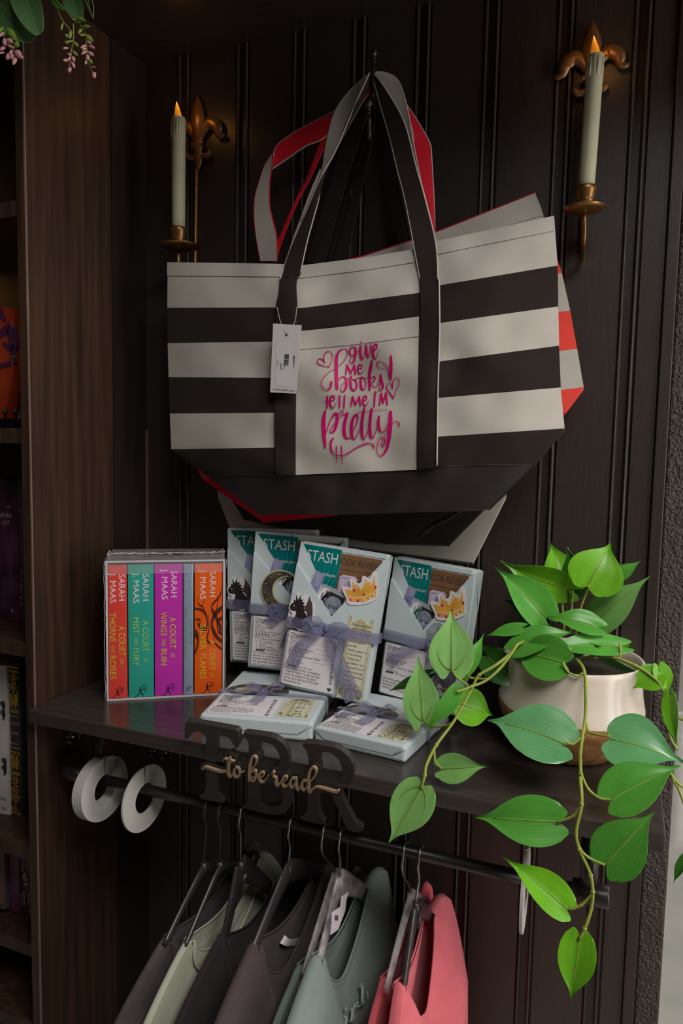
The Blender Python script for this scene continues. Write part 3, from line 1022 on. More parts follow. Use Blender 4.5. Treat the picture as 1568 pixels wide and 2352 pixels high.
        for k in range(9):
            cx, cy = .74 + .19 * random.random(), .82 + .12 * random.random()
            for i in range(5):
                a = 2 * PI * i / 5
                mb.ball(F(cx, cy, oB + .0002) + V((.0022 * math.cos(a), 0, .0022 * math.sin(a))), (.0016, .0001, .0016), 6, 1)
        mb.stroke([(.72, .80, .02), (.85, .83, .02), (.94, .78, .02)], lambda x, y_, l: F(x, y_, oB + .0002), 2, 4)
        mb.build('floral_card', [M_floral, M_grey, M_kraft], p, local=True)
    if not upright:
        mb = MB()
        pts = [(.03, .5), (.1, .38), (.25, .33), (.5, .35), (.62, .42), (.6, .52), (.4, .56), (.15, .56)]
        mb.slab([F(x, y_, .0009) for x, y_ in crom(pts, 4, True)], (0, .0004, 0))
        mb.poly([F(.1 + .42 * (x - .03), .42 + .5 * (y_ - .33), .0012) for x, y_ in pts], 1)
        mb.build('dark_sticker', [M_moon, M_moonrim], p, local=True)

    # sheer ribbon round the parcel
    rv = (.525, .595) if upright else (.50, .56)
    if 'low' in opts:
        rv = (.54, .61)
    mb = MB()
    o_ = .0074 if upright else .0016
    path = [(-.004, t_ + .001), (-.0035, t_ * .5), (-.0035, -.002), (.0, -o_), (w_ * .5, -o_ - .001), (w_, -o_), (w_ + .003, -.002), (w_ + .003, t_ * .5), (w_ + .003, t_ + .001), (w_ * .5, t_ + .002), (-.004, t_ + .001)]
    path = [q for q in path]
    rows = []
    for k, vv in enumerate([rv[0], rv[0] + .004, rv[1] - .004, rv[1]]):
        rows.append([V((x, y_, (1 - vv) * h_)) for x, y_ in path])
    mb.grid(rows, mf=lambda i, j: 1 if i != 1 else 0)
    rb = mb.build('ribbon_band', [M_rib, M_ribedge], p, local=True)
    bu = .47 if upright else .40
    bc_ = V((bu * w_, -o_ - .002, (1 - (rv[0] + rv[1]) / 2) * h_))
    if 'bow_right' in opts:
        bc_.x = .60 * w_

    def loop(pts, wds, n=8, twist=0.0):
        mb = MB()
        cp = crom(pts, n)
        L = len(cp)
        rows = [[], [], [], []]
        for i, q in enumerate(cp):
            a, b = cp[max(0, i - 1)], cp[min(L - 1, i + 1)]
            t = V(b) - V(a)
            t = t.normalized() if t.length > 0 else V((1, 0, 0))
            # width direction: mostly out of the face for loops, in the face for tails
            f = i / (L - 1)
            wdv = V((0, -1, 0)) * math.cos(twist * f) + t.cross(V((0, -1, 0))) * math.sin(twist * f) if twist else t.cross(V((0, -1, 0)))
            wdv = wdv.normalized()
            k = f * (len(wds) - 1)
            k0 = min(len(wds) - 2, int(k))
            hw = (wds[k0] + (wds[k0 + 1] - wds[k0]) * (k - k0)) / 2
            for r_, s_ in enumerate((-1, -.9, .9, 1)):
                rows[r_].append(bc_ + V(q) + wdv * hw * s_ + V((0, -.0012 * math.cos(s_ * 2 + i), 0)))
        mb.grid(rows, mf=lambda i, j: 1 if i != 1 else 0)
        return mb
    s = 1.0 if upright else .95
    W_ = .014
    R_ = random.Random(int(w_ * 1e5))
    jit = lambda: R_.uniform(-.003, .003)
    parts = [
        ('bow_loop', [(0, 0, 0), (-.014, -.008, .009 + jit()), (-.027, -.012, .004), (-.024, -.008, -.006), (-.01, -.004, -.004), (0, 0, 0)], [.004, .012, .016, .016, .010, .004]),
        ('bow_loop', [(0, 0, 0), (.014, -.008, .006), (.030, -.014, .002 + jit()), (.028, -.012, -.014), (.012, -.006, -.010), (0, 0, 0)], [.004, .014, .018, .018, .012, .004]),
        ('bow_tail', [(0, 0, 0), (-.014, -.005, -.010), (-.032, -.004, -.030), (-.044, -.002, -.062 + jit())], [.005, .014, .019, .021]),
        ('bow_tail', [(0, -.001, 0), (.012, -.006, -.020), (.030, -.004, -.048), (.058, -.001, -.092 + jit())], [.005, .018, .024, .027]),
    ]
    if kind in ('middle', 'back'):
        parts[3] = ('bow_tail', [(0, -.001, 0), (.008, -.006, -.014), (.002, -.005, -.034), (-.008, -.002, -.058)], [.005, .016, .018, .016])
        parts[2] = ('bow_tail', [(0, 0, 0), (-.014, -.005, -.003), (-.026, -.004, -.012), (-.036, -.002, -.022)], [.005, .014, .018, .018])
    if kind == 'right':
        parts[0] = ('bow_loop', [(0, 0, 0), (.004, -.008, .018), (.016, -.012, .028), (.022, -.012, .014), (.010, -.006, .002), (0, 0, 0)], [.004, .014, .018, .018, .012, .004])
        parts[2] = ('bow_tail', [(0, 0, 0), (-.02, -.005, -.006), (-.04, -.004, -.02), (-.058, -.002, -.034)], [.005, .012, .016, .018])
        parts[3] = ('bow_tail', [(0, -.001, 0), (.008, -.006, -.012), (.014, -.005, -.026), (.018, -.003, -.038)], [.005, .014, .018, .018])
    if kind == 'flat':
        parts = [('bow_loop', [(0, 0, 0), (-.014, -.008, .010), (-.022, -.010, .002), (-.012, -.005, -.003), (0, 0, 0)], [.004, .012, .016, .010, .004]),
                 ('bow_loop', [(0, 0, 0), (.014, -.010, .012), (.026, -.010, .002), (.014, -.005, -.004), (0, 0, 0)], [.004, .012, .016, .012, .004]),
                 ('bow_tail', [(0, 0, 0), (-.014, -.004, -.008), (-.03, -.002, -.022), (-.044, -.0005, -.036)], [.005, .010, .013, .014]),
                 ('bow_tail', [(0, -.001, 0), (.004, -.004, -.012), (.003, -.002, -.028), (-.003, -.0005, -.046)], [.005, .014, .018, .018])]
    for nm, pts, wds in parts:
        dp = .4 if kind in ('middle', 'back') else 1.0
        loop([(q[0] * s, q[1] * s * dp, q[2] * s) for q in pts], [x * s for x in wds]).build(nm, [M_rib, M_ribedge], rb, local=True)
    mb = MB()
    mb.ball(bc_ + V((0, -.002, 0)), (.0045, .004, .005), 10)
    mb.build('knot', M_ribedge, rb, local=True)
    return p


def frame_from(tl, tr, bl_, hfix=None):
    """rigid parcel frame from three corners of its front"""
    x = tr - tl
    z = tl - bl_
    w_, h_ = x.length, z.length
    z.normalize()
    x = (x - z * x.dot(z)).normalized()
    y = z.cross(x)
    return Matrix(((x.x, y.x, z.x, bl_.x), (x.y, y.y, z.y, bl_.y), (x.z, y.z, z.z, bl_.z), (0, 0, 0, 1))), w_, h_


# two lying flat at the front
def flat_frame(fl, fr, t_, h_):
    a, b = at_z(*fl, SH + t_ + .0004), at_z(*fr, SH + t_ + .0004)
    x = b - a
    w_ = x.length
    x.normalize()
    z = V((-x.y, x.x, 0))          # the book's own up runs to the back of the shelf
    y = V((0, 0, -1))
    return Matrix(((x.x, y.x, z.x, a.x), (x.y, y.y, z.y, a.y), (x.z, y.z, z.z, a.z), (0, 0, 0, 1))), w_


TE, TF = 0.026, 0.0215
Mf, wE = flat_frame((458, 1640), (718, 1661), TE, .2)
parcel('wrapped parcel lying flat in front of the slipcase, its printed label face up', Mf, wE, .196, TE, 'flat', LBL_A)
Mf, wF = flat_frame((721, 1668), (931, 1716), TF, .18)
parcel('wrapped parcel lying flat by the leaf tips, right of the other flat one', Mf, wF, .158, TF, 'flat', LBL_B)
# upright ones
Mc_, wC, hC = frame_from(V((-.4503, -.0763, 1.3961)), V((-.313, -.0697, 1.3836)), V((-.4677, -.1183, 1.1833)))
parcel('front wrapped parcel with black dragon and crown stickers leaning on the others', Mc_, wC, hC, .020, 'front', LBL_C)
Mb_, wB, hB = frame_from(at_y(588, 1218, -.064), at_y(794, 1256, -.038), at_y(567.5, 1531.5, -.077))
parcel('upright wrapped parcel with a dark crescent moon sticker behind the dragon one', Mb_, wB, hB, .0145, 'middle', LBL_B)
Ma_, wA, hA = frame_from(at_y(524, 1211, -.040), at_y(728, 1221, -.026), at_y(527.5, 1519, -.041))
parcel('upright wrapped parcel at the back left beside the slipcase, mostly hidden', Ma_, wA, hA, .0105, 'back', LBL_A)
Md_, wD, hD = frame_from(at_y(908, 1277, -.036), at_y(1093, 1309, -.062), at_y(866, 1592, -.056))
parcel('upright wrapped parcel at the right behind the pale leaves, crown sticker on it', Md_, wD, hD, .030, 'right', LBL_D, ('bow_right',))

# ================================================================ coat hook, tote bags
M_iron = mat('dark_iron', (0.035, 0.03, 0.028), 0.28, 0.1, 30, metal=0.5, spec=0.7)
hook = thing('coat_hook', 'dark iron two-pronged coat hook on the panelled wall holding the tote bags', 'hook', (-0.366, 0, 2.05))
hx = at_y(852, 190, -0.03).x
mb = MB()
mb.slab([V((hx + .016 * math.cos(a), -.004, 2.035 + .045 * math.sin(a))) for a in [2 * PI * k / 20 for k in range(20)]], (0, .004, 0))
mb.build('back_plate', M_iron, hook, bevel=0.001)
for (tip, mid, nm) in (((858, 122), (856, 200), 'upper_prong'), ((846, 238), (848, 300), 'lower_prong')):
    up = nm == 'upper_prong'
    yt = -.05 if up else -.085
    p0 = at_y(tip[0], tip[1], yt)
    pts = [V((hx, -.004, 2.04 if up else 2.02)), V((hx, -.022, 2.03 if up else 1.995)), at_y(mid[0], mid[1] + 20, yt + .006), at_y(mid[0], mid[1] - 20, yt), p0 - V((0, 0, .012))]
    c = crom(pts, 5)
    mb = MB()
    mb.tube(c, [.0032] * (len(c) - 4) + [.0026, .0022, .002, .002], 10)
    for dz, r in ((-.013, .0035), (-.009, .0042), (-.006, .003)):
        mb.ball(p0 + V((0, 0, dz)), (r, r, .0016), 12)
    mb.ball(p0, (.0058, .0058, .0066), 14)
    mb.build('prong', M_iron, hook)

M_cream = weave_mat('cream_canvas', (0.5, 0.465, 0.41))
M_blk = weave_mat('black_canvas', (0.026, 0.0185, 0.016), sheen=0.05)
M_nylon = mat('black_nylon_base', (0.026, 0.019, 0.018), 0.42, 0.1, 30, 0.1, 90, spec=0.4)
M_red = weave_mat('red_canvas', (0.8, 0.07, 0.05))
M_redplain = mat('red_lining', (0.66, 0.012, 0.03), 0.7, 0.06, 40, 0.1, 300, spec=0.2)
M_lin = mat('dark_bag_lining', (0.02, 0.015, 0.016), 0.8)
M_natural = weave_mat('natural_canvas', (0.56, 0.51, 0.44))


def seq(pts, u):
    """point at fraction u of the x range of a left-to-right pixel polyline"""
    x = pts[0][0] + (pts[-1][0] - pts[0][0]) * u
    for a, b in zip(pts, pts[1:]):
        if x <= b[0] or b is pts[-1]:
            f = (x - a[0]) / (b[0] - a[0])
            f = min(1, max(0, f))
            return x, a[1] + (b[1] - a[1]) * f
    return pts[-1]


def tote(label, rows, sub, mats, y0, bulge, thick, wr, seed, name='tote_bag', rim=True, lining=None):
    """rows: pixel polylines from the rim to the bottom; sub: (cells, material) between them"""
    R_ = random.Random(seed)
    c0 = at_y(rows[0][0][0], rows[0][0][1], y0)
    t = thing(name, label, 'tote bag', (at_y((rows[-1][0][0] + rows[-1][-1][0]) / 2, rows[-1][0][1], y0)), group='striped tote bags on the hook')
    NC = 64
    ph = [R_.uniform(0, 6.28) for _ in range(8)]

    def ypos(u, v):
        e = (1 - (2 * u - 1) ** 4) * (1 - (2 * v - 1) ** 4 * .6)
        k = wr * (1 - .55 * abs(2 * v - .9))
        k *= (math.sin(15 * u + 8 * v + ph[0]) * math.sin(6 * v + 3 * u + ph[1]) + .8 * math.sin(27 * u - 15 * v + ph[2]) * math.sin(9 * v + ph[3])
              + .45 * math.sin(44 * u + 21 * v + ph[4]) * math.sin(12 * v - 5 * u + ph[5]))
        return y0 - bulge * e + k * min(1, 4 * u, 4 * (1 - u))
    grid, mats_of = [], []
    tot = sum(n for n, _ in sub)
    iv = 0
    for k, (n, mi) in enumerate(sub):
        for i in range(n + (1 if k == len(sub) - 1 else 0)):
            f = i / n
            row = []
            for j in range(NC + 1):
                u = j / NC
                xa, ya = seq(rows[k], u)
                xb_, yb = seq(rows[k + 1], u)
                px, py = xa + (xb_ - xa) * f, ya + (yb - ya) * f
                row.append(at_y(px, py, ypos(u, (iv + i) / tot)))
            grid.append(row)
            mats_of.append(mi)
        iv += n
    mb = MB()
    o = mb.grid(grid, mf=lambda i, j: mats_of[i])
    # back panel and the folded-in sides
    back = [[V((p.x, (y0 + thick) if 0 < j < NC else p.y + thick * .3, p.z - .003)) for j, p in enumerate(r)] for r in grid]
    mb.grid([r[::-1] for r in back], mf=lambda i, j: len(mats) - 1 if i < 3 else mats_of[i])
    for j in (0, NC):
        mb.grid([[g[j], b[j]] if j else [b[j], g[j]] for g, b in zip(grid, back)], mf=lambda i, q: mats_of[i])
    mb.grid([grid[-1][::-1], back[-1][::-1]], m=mats_of[-1])
    return t, mb, grid, ypos


def hem(t, grid, k, m, lift=.0012, name='rim_hem'):
    """sewn hem band along the rim"""
    mb = MB()
    mb.grid([[p + V((0, -lift - (.0006 if 0 < i < k else 0), .001 if i == 0 else 0)) for p in grid[i]] for i in range(k + 1)])
    mb.grid([[p + V((0, -lift, .001)) for p in grid[0]], [p + V((0, .003, .0015)) for p in grid[0]]])
    o = mb.build(name, m, t)
    return o


def strap(name, E1, E2, y1, y2, mA, mB, parent, thick=.0016, n=5):
    """webbing strap between two edge lines given in pixels; y1, y2 are depths at start and end of the strap (or lists)"""
    a, b = crom(E1, n), crom(E2, n)
    L = len(a)

    def yy(k, ys):
        f = k / (L - 1) * (len(ys) - 1)
        i = min(len(ys) - 2, int(f))
        return ys[i] + (ys[i + 1] - ys[i]) * (f - i)
    Y1 = y1 if isinstance(y1, (list, tuple)) else [y1, y1]
    Y2 = y2 if isinstance(y2, (list, tuple)) else [y2, y2]
    A = [at_y(p[0], p[1], yy(k, Y1)) for k, p in enumerate(a)]
    B = [at_y(p[0], p[1], yy(k, Y2)) for k, p in enumerate(b)]
    mid = [(p + q) / 2 for p, q in zip(A, B)]
    front, back = [], []
    for k in range(L):
        t_ = mid[min(L - 1, k + 1)] - mid[max(0, k - 1)]
        nrm = t_.cross(B[k] - A[k])
        nrm = nrm.normalized() if nrm.length > 1e-12 else V((0, -1, 0))
        front.append(nrm * thick / 2)
    mb = MB()
    NW = 4
    for sgn, m in ((-1, 0), (1, 1)):
        rows = [[A[k] + (B[k] - A[k]) * (i / NW) + front[k] * sgn for i in range(NW + 1)] for k in range(L)]
        mb.grid(rows, m)
    for E in (A, B):
        mb.tube(E, thick * .62, 6, 1)
    return mb.build(name, [mA, mB], parent)


# ---- natural canvas bag right at the back, then the all-black one, the red striped one, the front one
t4, mb, g, _ = tote('natural canvas tote bag at the very back, only its pale bottom corners showing',
                    [[(470, 700), (1180, 610)], [(490, 900), (1175, 900)], [(500, 1140), (1162, 1140)], [(526, 1206), (700, 1240), (860, 1262), (1086, 1292)]],
                    [(4, 0), (6, 0), (8, 0)], [M_natural, M_lin], -.005, .001, .0035, .0004, 3)
mb.build('bag_body', [M_natural, M_lin], t4)
t3, mb, g, _ = tote('plain black tote bag behind the striped ones, its piped bottom sagging above the parcels',
                    [[(520, 650), (1215, 570)], [(505, 900), (1225, 900)], [(490, 1080), (1192, 1085)], [(560, 1190), (700, 1222), (880, 1246), (1030, 1251)]],
                    [(5, 0), (6, 0), (10, 0)], [M_nylon, M_lin], -.014, .004, .005, .0014, 9)
mb.build('bag_body', [M_nylon, M_lin], t3)
mb = MB()
for off in ((0, 0), (14, -9)):
    mb.tube([at_y(x + off[0], y_ + off[1], yy) for x, y_, yy in crom([(966, 1232, -.032), (985, 1212, -.04), (1040, 1185, -.042), (1110, 1135, -.038), (1172, 1095, -.03), (1186, 1086, -.026)], 5)], .0032, 8)
mb.build('piping', M_nylon, t3)

t2, mb, g2, yp2 = tote('red and cream striped tote bag showing behind the right side of the front one',
                       [[(440, 655), (640, 640), (840, 590), (1000, 537), (1229, 446)], [(430, 700), (1262, 545)], [(420, 760), (1290, 627)], [(415, 830), (1309, 713)], [(412, 920), (1325, 801)], [(415, 1010), (1340, 889)],
                        [(466, 1101), (1297, 946)], [(604, 1198), (750, 1184), (1120, 1120)]],
                       [(4, 0), (5, 1), (5, 0), (5, 1), (5, 0), (5, 1), (6, 2)], [M_cream, M_red, M_redplain, M_lin], -.046, .010, .016, .002, 5)
mb.build('bag_body', [M_cream, M_red, M_redplain, M_redplain], t2)
hem(t2, g2, 2, M_cream)
mb = MB()
mb.grid([[p + V((0, .004, .0045)) for p in g2[0]], [p + V((0, .006, -.012)) for p in g2[0]]])
mb.build('lining_edge', M_redplain, t2)
# inner back wall of the red bag rising above its front rim at the right
mb = MB()
q = [(1000, 537), (1100, 498), (1229, 446), (1240, 470), (1248, 496), (1180, 520), (1003, 560)]
mb.slab([at_y(x, y_, -.040) for x, y_ in q], (0, .003, 0))
mb.build('back_panel', M_cream, t2)
strap('strap', [(598, 600), (590, 555), (584, 504), (585, 456), (595, 418), (608, 380), (624, 354)], [(637, 600), (635, 542), (625, 501), (619, 469), (619, 424), (624, 386), (628, 372)], -.060, -.062, M_cream, M_redplain, t2)
strap('strap', [(627, 358), (638, 332), (688, 297), (769, 254), (815, 215), (846, 190)], [(625, 388), (656, 367), (703, 335), (743, 317), (800, 262), (846, 212)], [-.066, -.056, -.05], [-.066, -.056, -.05], M_redplain, M_cream, t2)
strap('strap', [(846, 200), (790, 255), (743, 316), (703, 415), (681, 456), (637, 558), (624, 602)], [(848, 215), (800, 270), (752, 325), (713, 408), (678, 475), (645, 560), (634, 602)], [-.05, -.055, -.06], [-.05, -.056, -.062], M_cream, M_redplain, t2)
strap('strap', [(870, 195), (915, 215), (933, 240), (958, 278), (986, 328), (991, 367), (997, 478), (998, 545)], [(868, 210), (910, 240), (930, 258), (948, 303), (951, 350), (971, 440), (992, 540), (996, 556)], -.052, -.056, M_redplain, M_cream, t2)

# ---- the front bag
FY = -.098
rows = [[(385, 604), (640, 608), (690, 612), (850, 592), (970, 571), (1003, 556), (1272, 498)],
        [(384, 707), (632, 706), (690, 708), (960, 673), (1010, 655), (1280, 610)],
        [(385, 788), (632, 785), (680, 782), (960, 755), (1010, 742), (1281, 704)],
        [(387, 866), (628, 868), (960, 842), (1010, 830), (1283, 794)],
        [(390, 950), (628, 948), (1008, 914), (1287, 890)],
        [(393, 1032), (628, 1028), (1005, 1003), (1296, 984)],
        [(471, 1090), (630, 1091), (677, 1090), (955, 1078), (1000, 1070), (1226, 1066)],
        [(594, 1180), (760, 1182), (850, 1180), (1065, 1173), (1122, 1168)]]
t1, mb, g1, yp1 = tote('front black and cream striped tote bag with pink lettering on its pocket', rows,
                       [(7, 0), (6, 1), (6, 0), (6, 1), (6, 0), (6, 1), (8, 2)], [M_cream, M_blk, M_nylon, M_lin], FY, .034, .022, .0055, 12)
mb.build('bag_body', [M_cream, M_blk, M_nylon, M_lin], t1)
hem(t1, g1, 2, M_cream)
mb = MB()
for i, mname in ((41, 0),):
    mb.tube([p + V((0, -.0008, 0)) for p in g1[37]], .0007, 5)
mb.build('base_seam', M_nylon, t1)
mb = MB()
mb.tube([p + V((0, .006, -.001)) for p in g1[0]], .0015, 5)
mb.build('lining_edge', mat('dark_plum_edge', (0.05, 0.02, 0.035), 0.7), t1)
TOTR = 45


def on_bag(px, py, lift):
    """depth of the front bag's face under a pixel, pulled out by lift"""
    # find fraction across and down by bisection over the row polylines
    lo, hi = None, None
    n_acc = 0
    subs = [7, 6, 6, 6, 6, 6, 8]
    for k in range(len(rows) - 1):
        for it in range(1):
            ua = (px - rows[k][0][0]) / (rows[k][-1][0] - rows[k][0][0])
            ya = seq(rows[k], min(1, max(0, ua)))[1]
            ub = (px - rows[k + 1][0][0]) / (rows[k + 1][-1][0] - rows[k + 1][0][0])
            yb = seq(rows[k + 1], min(1, max(0, ub)))[1]
        if ya <= py <= yb or k == len(rows) - 2 or (k == 0 and py < ya):
            f = min(1, max(0, (py - ya) / max(1e-6, yb - ya)))
            u = ua + (ub - ua) * f
            return yp1(min(1, max(0, u)), (n_acc + f * subs[k]) / TOTR) - lift
        n_acc += subs[k]


def bagpt(px, py, lift):
    return at_y(px, py, on_bag(px, py, lift))


# pocket
mb = MB()
pr = []
for i in range(25):
    f = i / 24
    r_ = []
    for j in range(31):
        u = j / 30
        top = (676 + (962 - 676) * u, 762 - (762 - 728) * u ** 1.25)
        bot = (676 + (957 - 676) * u, 1091 - 12 * u)
        r_.append(bagpt(top[0] + (bot[0] - top[0]) * f, top[1] + (bot[1] - top[1]) * f, .0022 + .0012 * math.sin(PI * u) * (1 - f)))
    pr.append(r_)
mb.grid(pr)
mb.grid([[p + V((0, .002, 0)) for p in pr[0]], pr[0]])
pocket = mb.build('pocket', M_cream, t1)
mb = MB()
mb.grid([[p + V((0, -.0009 - (.0005 if i == 1 else 0), .0006 if i == 0 else 0)) for p in pr[i]] for i in range(4)])
mb.tube([p + V((0, -.001, 0)) for p in pr[3]], .0005, 4)
mb.build('pocket_hem', M_cream, pocket)

# hand-lettered print: give me books tell me I'm pretty
A_ = [
    [(235, 412, 12), (218, 360, 18), (225, 300, 16), (260, 250, 12), (310, 245, 10), (345, 290, 12), (335, 380, 10), (300, 475, 16)],
    [(300, 475, 16), (220, 460, 12), (140, 430, 16), (120, 390, 14), (150, 350, 10), (190, 360, 16), (235, 412, 14)],
    [(430, 475, 8), (520, 390, 10), (575, 290, 14), (560, 215, 14), (510, 205, 12), (450, 240, 26), (412, 320, 44), (408, 450, 48), (410, 650, 48), (418, 800, 40)],
    [(435, 690, 10), (470, 640, 16), (520, 625, 24), (555, 660, 38), (560, 740, 42), (540, 810, 34), (500, 852, 14), (472, 820, 12), (490, 750, 10), (580, 660, 10), (640, 618, 14)],
    [(390, 500, 8), (290, 560, 9), (200, 650, 11), (180, 720, 13), (210, 800, 14), (270, 825, 14), (320, 780, 30), (335, 700, 32)],
    [(690, 185, 22), (640, 180, 18), (608, 230, 28), (620, 295, 24), (660, 300, 12), (695, 250, 12)],
    [(695, 190, 30), (695, 290, 34), (670, 390, 30), (630, 425, 12), (610, 390, 12), (640, 320, 10), (720, 260, 10), (770, 170, 10)],
    [(770, 172, 34), (768, 270, 36), (785, 355, 32), (815, 330, 14), (850, 180, 12)], [(770, 116, 26), (778, 106, 26)],
    [(853, 155, 34), (860, 250, 34), (878, 332, 26), (905, 270, 12), (922, 135, 16), (930, 180, 14), (945, 215, 10)],
    [(955, 245, 10), (1005, 195, 24), (1010, 138, 26), (975, 150, 26), (950, 230, 38), (965, 325, 36), (1000, 340, 14), (1048, 215, 8)],
    [(550, 585, 24), (570, 450, 26)], [(570, 450, 28), (622, 575, 26)], [(622, 575, 24), (675, 450, 24)], [(675, 450, 28), (692, 585, 26)],
    [(725, 505, 12), (785, 490, 16), (785, 445, 20), (745, 450, 24), (725, 520, 28), (750, 575, 22), (790, 563, 12), (820, 510, 8)],
    [(635, 615, 26), (618, 680, 36), (630, 790, 38), (670, 828, 24), (710, 780, 26), (700, 690, 24), (650, 655, 14), (690, 660, 10), (770, 630, 8)],
    [(775, 635, 28), (770, 720, 38), (790, 808, 34), (830, 800, 16), (850, 720, 14), (820, 640, 14), (785, 628, 12), (830, 650, 8), (890, 632, 8)],
    [(938, 382, 30), (905, 560, 42), (905, 812, 34)], [(942, 375, 14), (945, 450, 12), (925, 560, 14)],
    [(935, 640, 12), (975, 618, 18), (985, 660, 18), (930, 725, 12), (960, 768, 14), (1010, 770, 10), (1060, 650, 10)],
    [(1068, 595, 32), (1085, 680, 36), (1105, 770, 36), (1075, 822, 16), (1048, 805, 12), (1062, 700, 12), (1062, 600, 14)],
    [(1225, 312, 30), (1228, 500, 46), (1222, 660, 32)],
    [(1215, 460, 8), (1130, 495, 9), (1040, 480, 12), (1014, 420, 16), (1060, 392, 10), (1130, 430, 12), (1175, 500, 12), (1212, 640, 26)], [(1235, 430, 8), (1260, 428, 8)],
    [(1252, 795, 14), (1252, 700, 14), (1290, 642, 10), (1338, 650, 12), (1345, 730, 12), (1300, 830, 10), (1262, 945, 18)],
    [(1262, 945, 20), (1190, 840, 20), (1157, 780, 16), (1178, 725, 10), (1220, 727, 12), (1252, 795, 14)],
    [(272, 915, 30), (264, 1090, 26)], [(205, 990, 7), (295, 990, 9)],
    [(300, 990, 12), (372, 965, 18), (370, 915, 24), (325, 925, 28), (307, 1000, 34), (330, 1080, 28), (365, 1085, 14), (408, 1005, 8)],
    [(455, 908, 28), (453, 1085, 22)], [(530, 908, 28), (520, 1090, 24)],
    [(628, 1055, 24), (650, 920, 26)], [(650, 920, 28), (692, 1045, 24)], [(692, 1045, 24), (750, 920, 26)], [(750, 920, 28), (766, 1050, 24)],
    [(800, 980, 12), (858, 958, 18), (855, 915, 22), (815, 925, 26), (802, 1000, 30), (825, 1050, 22), (855, 1045, 14), (892, 980, 8)],
    [(986, 852, 30), (975, 1062, 26)], [(1018, 843, 14), (1020, 858, 10)],
    [(1055, 1042, 24), (1076, 872, 26)], [(1076, 872, 30), (1108, 1012, 28)], [(1108, 1012, 26), (1150, 862, 24)], [(1150, 862, 28), (1170, 1035, 26)],
]
B_ = [
    [(235, 165, 36), (215, 300, 58), (222, 500, 58), (238, 695, 32)],
    [(250, 490, 14), (310, 310, 18), (380, 200, 30), (420, 212, 44), (415, 320, 48), (380, 440, 42), (330, 480, 18), (310, 450, 14), (360, 370, 10), (440, 280, 8), (505, 200, 10), (472, 210, 10), (456, 170, 12), (490, 150, 14), (510, 168, 14), (505, 210, 10), (575, 190, 26)],
    [(575, 190, 36), (535, 320, 48), (522, 450, 52), (545, 545, 42), (590, 568, 16), (640, 530, 12)],
    [(655, 460, 12), (720, 310, 18), (722, 220, 28), (680, 230, 34), (642, 320, 44), (632, 460, 46), (650, 555, 38), (690, 565, 14), (755, 440, 12)],
    [(825, 115, 36), (800, 250, 44), (787, 420, 46), (800, 545, 38), (830, 572, 18), (885, 440, 12)],
    [(935, 125, 36), (918, 250, 44), (908, 400, 46), (925, 535, 38), (960, 555, 18), (1025, 390, 12)], [(720, 178, 9), (950, 150, 7), (1180, 127, 6)],
    [(1045, 240, 34), (1038, 350, 44), (1060, 445, 34), (1100, 478, 16), (1150, 420, 14), (1195, 320, 14)],
    [(1218, 170, 46), (1220, 320, 58), (1205, 500, 56), (1170, 700, 44), (1110, 805, 24), (1055, 830, 12), (1015, 740, 12), (1040, 600, 12), (1090, 548, 14), (1132, 590, 24), (1118, 665, 24), (1087, 682, 14), (1085, 630, 10), (1190, 400, 8)],
    [(1250, 330, 8), (1310, 312, 12), (1350, 345, 20), (1345, 382, 18)],
    [(360, 568, 26), (325, 620, 32), (330, 740, 28), (380, 812, 14), (450, 828, 14), (560, 800, 16), (700, 710, 18), (840, 650, 22), (930, 645, 18), (966, 680, 24), (968, 712, 20)],
    [(407, 690, 18), (413, 930, 12)], [(482, 682, 18), (495, 945, 12)],
]
mb = MB()
K = 240 / 1568
for S_, oy in ((A_, 770), (B_, 920)):
    for st in S_:
        mb.stroke([(710 + x * K, oy + y_ * K, wd * K) for x, y_, wd in st], lambda x, y_, l: bagpt(x, y_, .0042 + l), 0, 5)
mb.build('pink_print', mat('magenta_vinyl_print', (0.56, 0.0, 0.13), 0.45, 0.03), pocket)

# webbing handles of the front bag
bag_l = [(633, 1090), (631, 1000), (631, 904), (633, 800), (634, 707), (640, 675), (643, 640)]
bag_r = [(677, 1091), (677, 1000), (678, 904), (679, 800), (681, 710), (679, 650), (690, 625)]


def strap_on(pl, pr_, lift, name, m, parent, n=5):
    a, b = crom(pl, n), crom(pr_, n)
    mb = MB()
    rows_ = []
    for p, q in zip(a, b):
        rows_.append([bagpt(p[0] + (q[0] - p[0]) * k / 4, p[1] + (q[1] - p[1]) * k / 4, lift + .0012 * (0 < k < 4)) for k in range(5)])
    mb.grid(rows_)
    for j in (0, 4):
        mb.tube([r_[j] + V((0, .001, 0)) for r_ in rows_], .0009, 5)
    return mb.build(name, m, parent)


hl = strap_on(bag_l, bag_r, .004, 'strap', M_blk, t1)
hr = strap_on([(958, 1079), (958, 1000), (961, 904), (963, 800), (966, 700), (964, 640)], [(1001, 1072), (1002, 1000), (1005, 904), (1007, 800), (1008, 700), (1004, 640)], .004, 'strap', M_blk, t1)
mb = MB()
mb.tube([bagpt(x, y_, .0052) for x, y_ in crom([(1003, 1070), (1005, 904), (1009, 760), (1008, 640)], 8)], .0011, 6)
mb.build('strap_edge', M_cream, hr)
yb0 = on_bag(643, 640, .004)
strap('strap', [(643, 641), (665, 577), (700, 494), (738, 405), (765, 357), (783, 318), (815, 240), (848, 168)],
      [(690, 626), (704, 560), (719, 504), (732, 456), (738, 415), (757, 372), (778, 330), (842, 215)],
      [yb0, -.11, -.10, -.085, -.07], [yb0, -.115, -.10, -.075, -.06], M_blk, M_cream, t1)
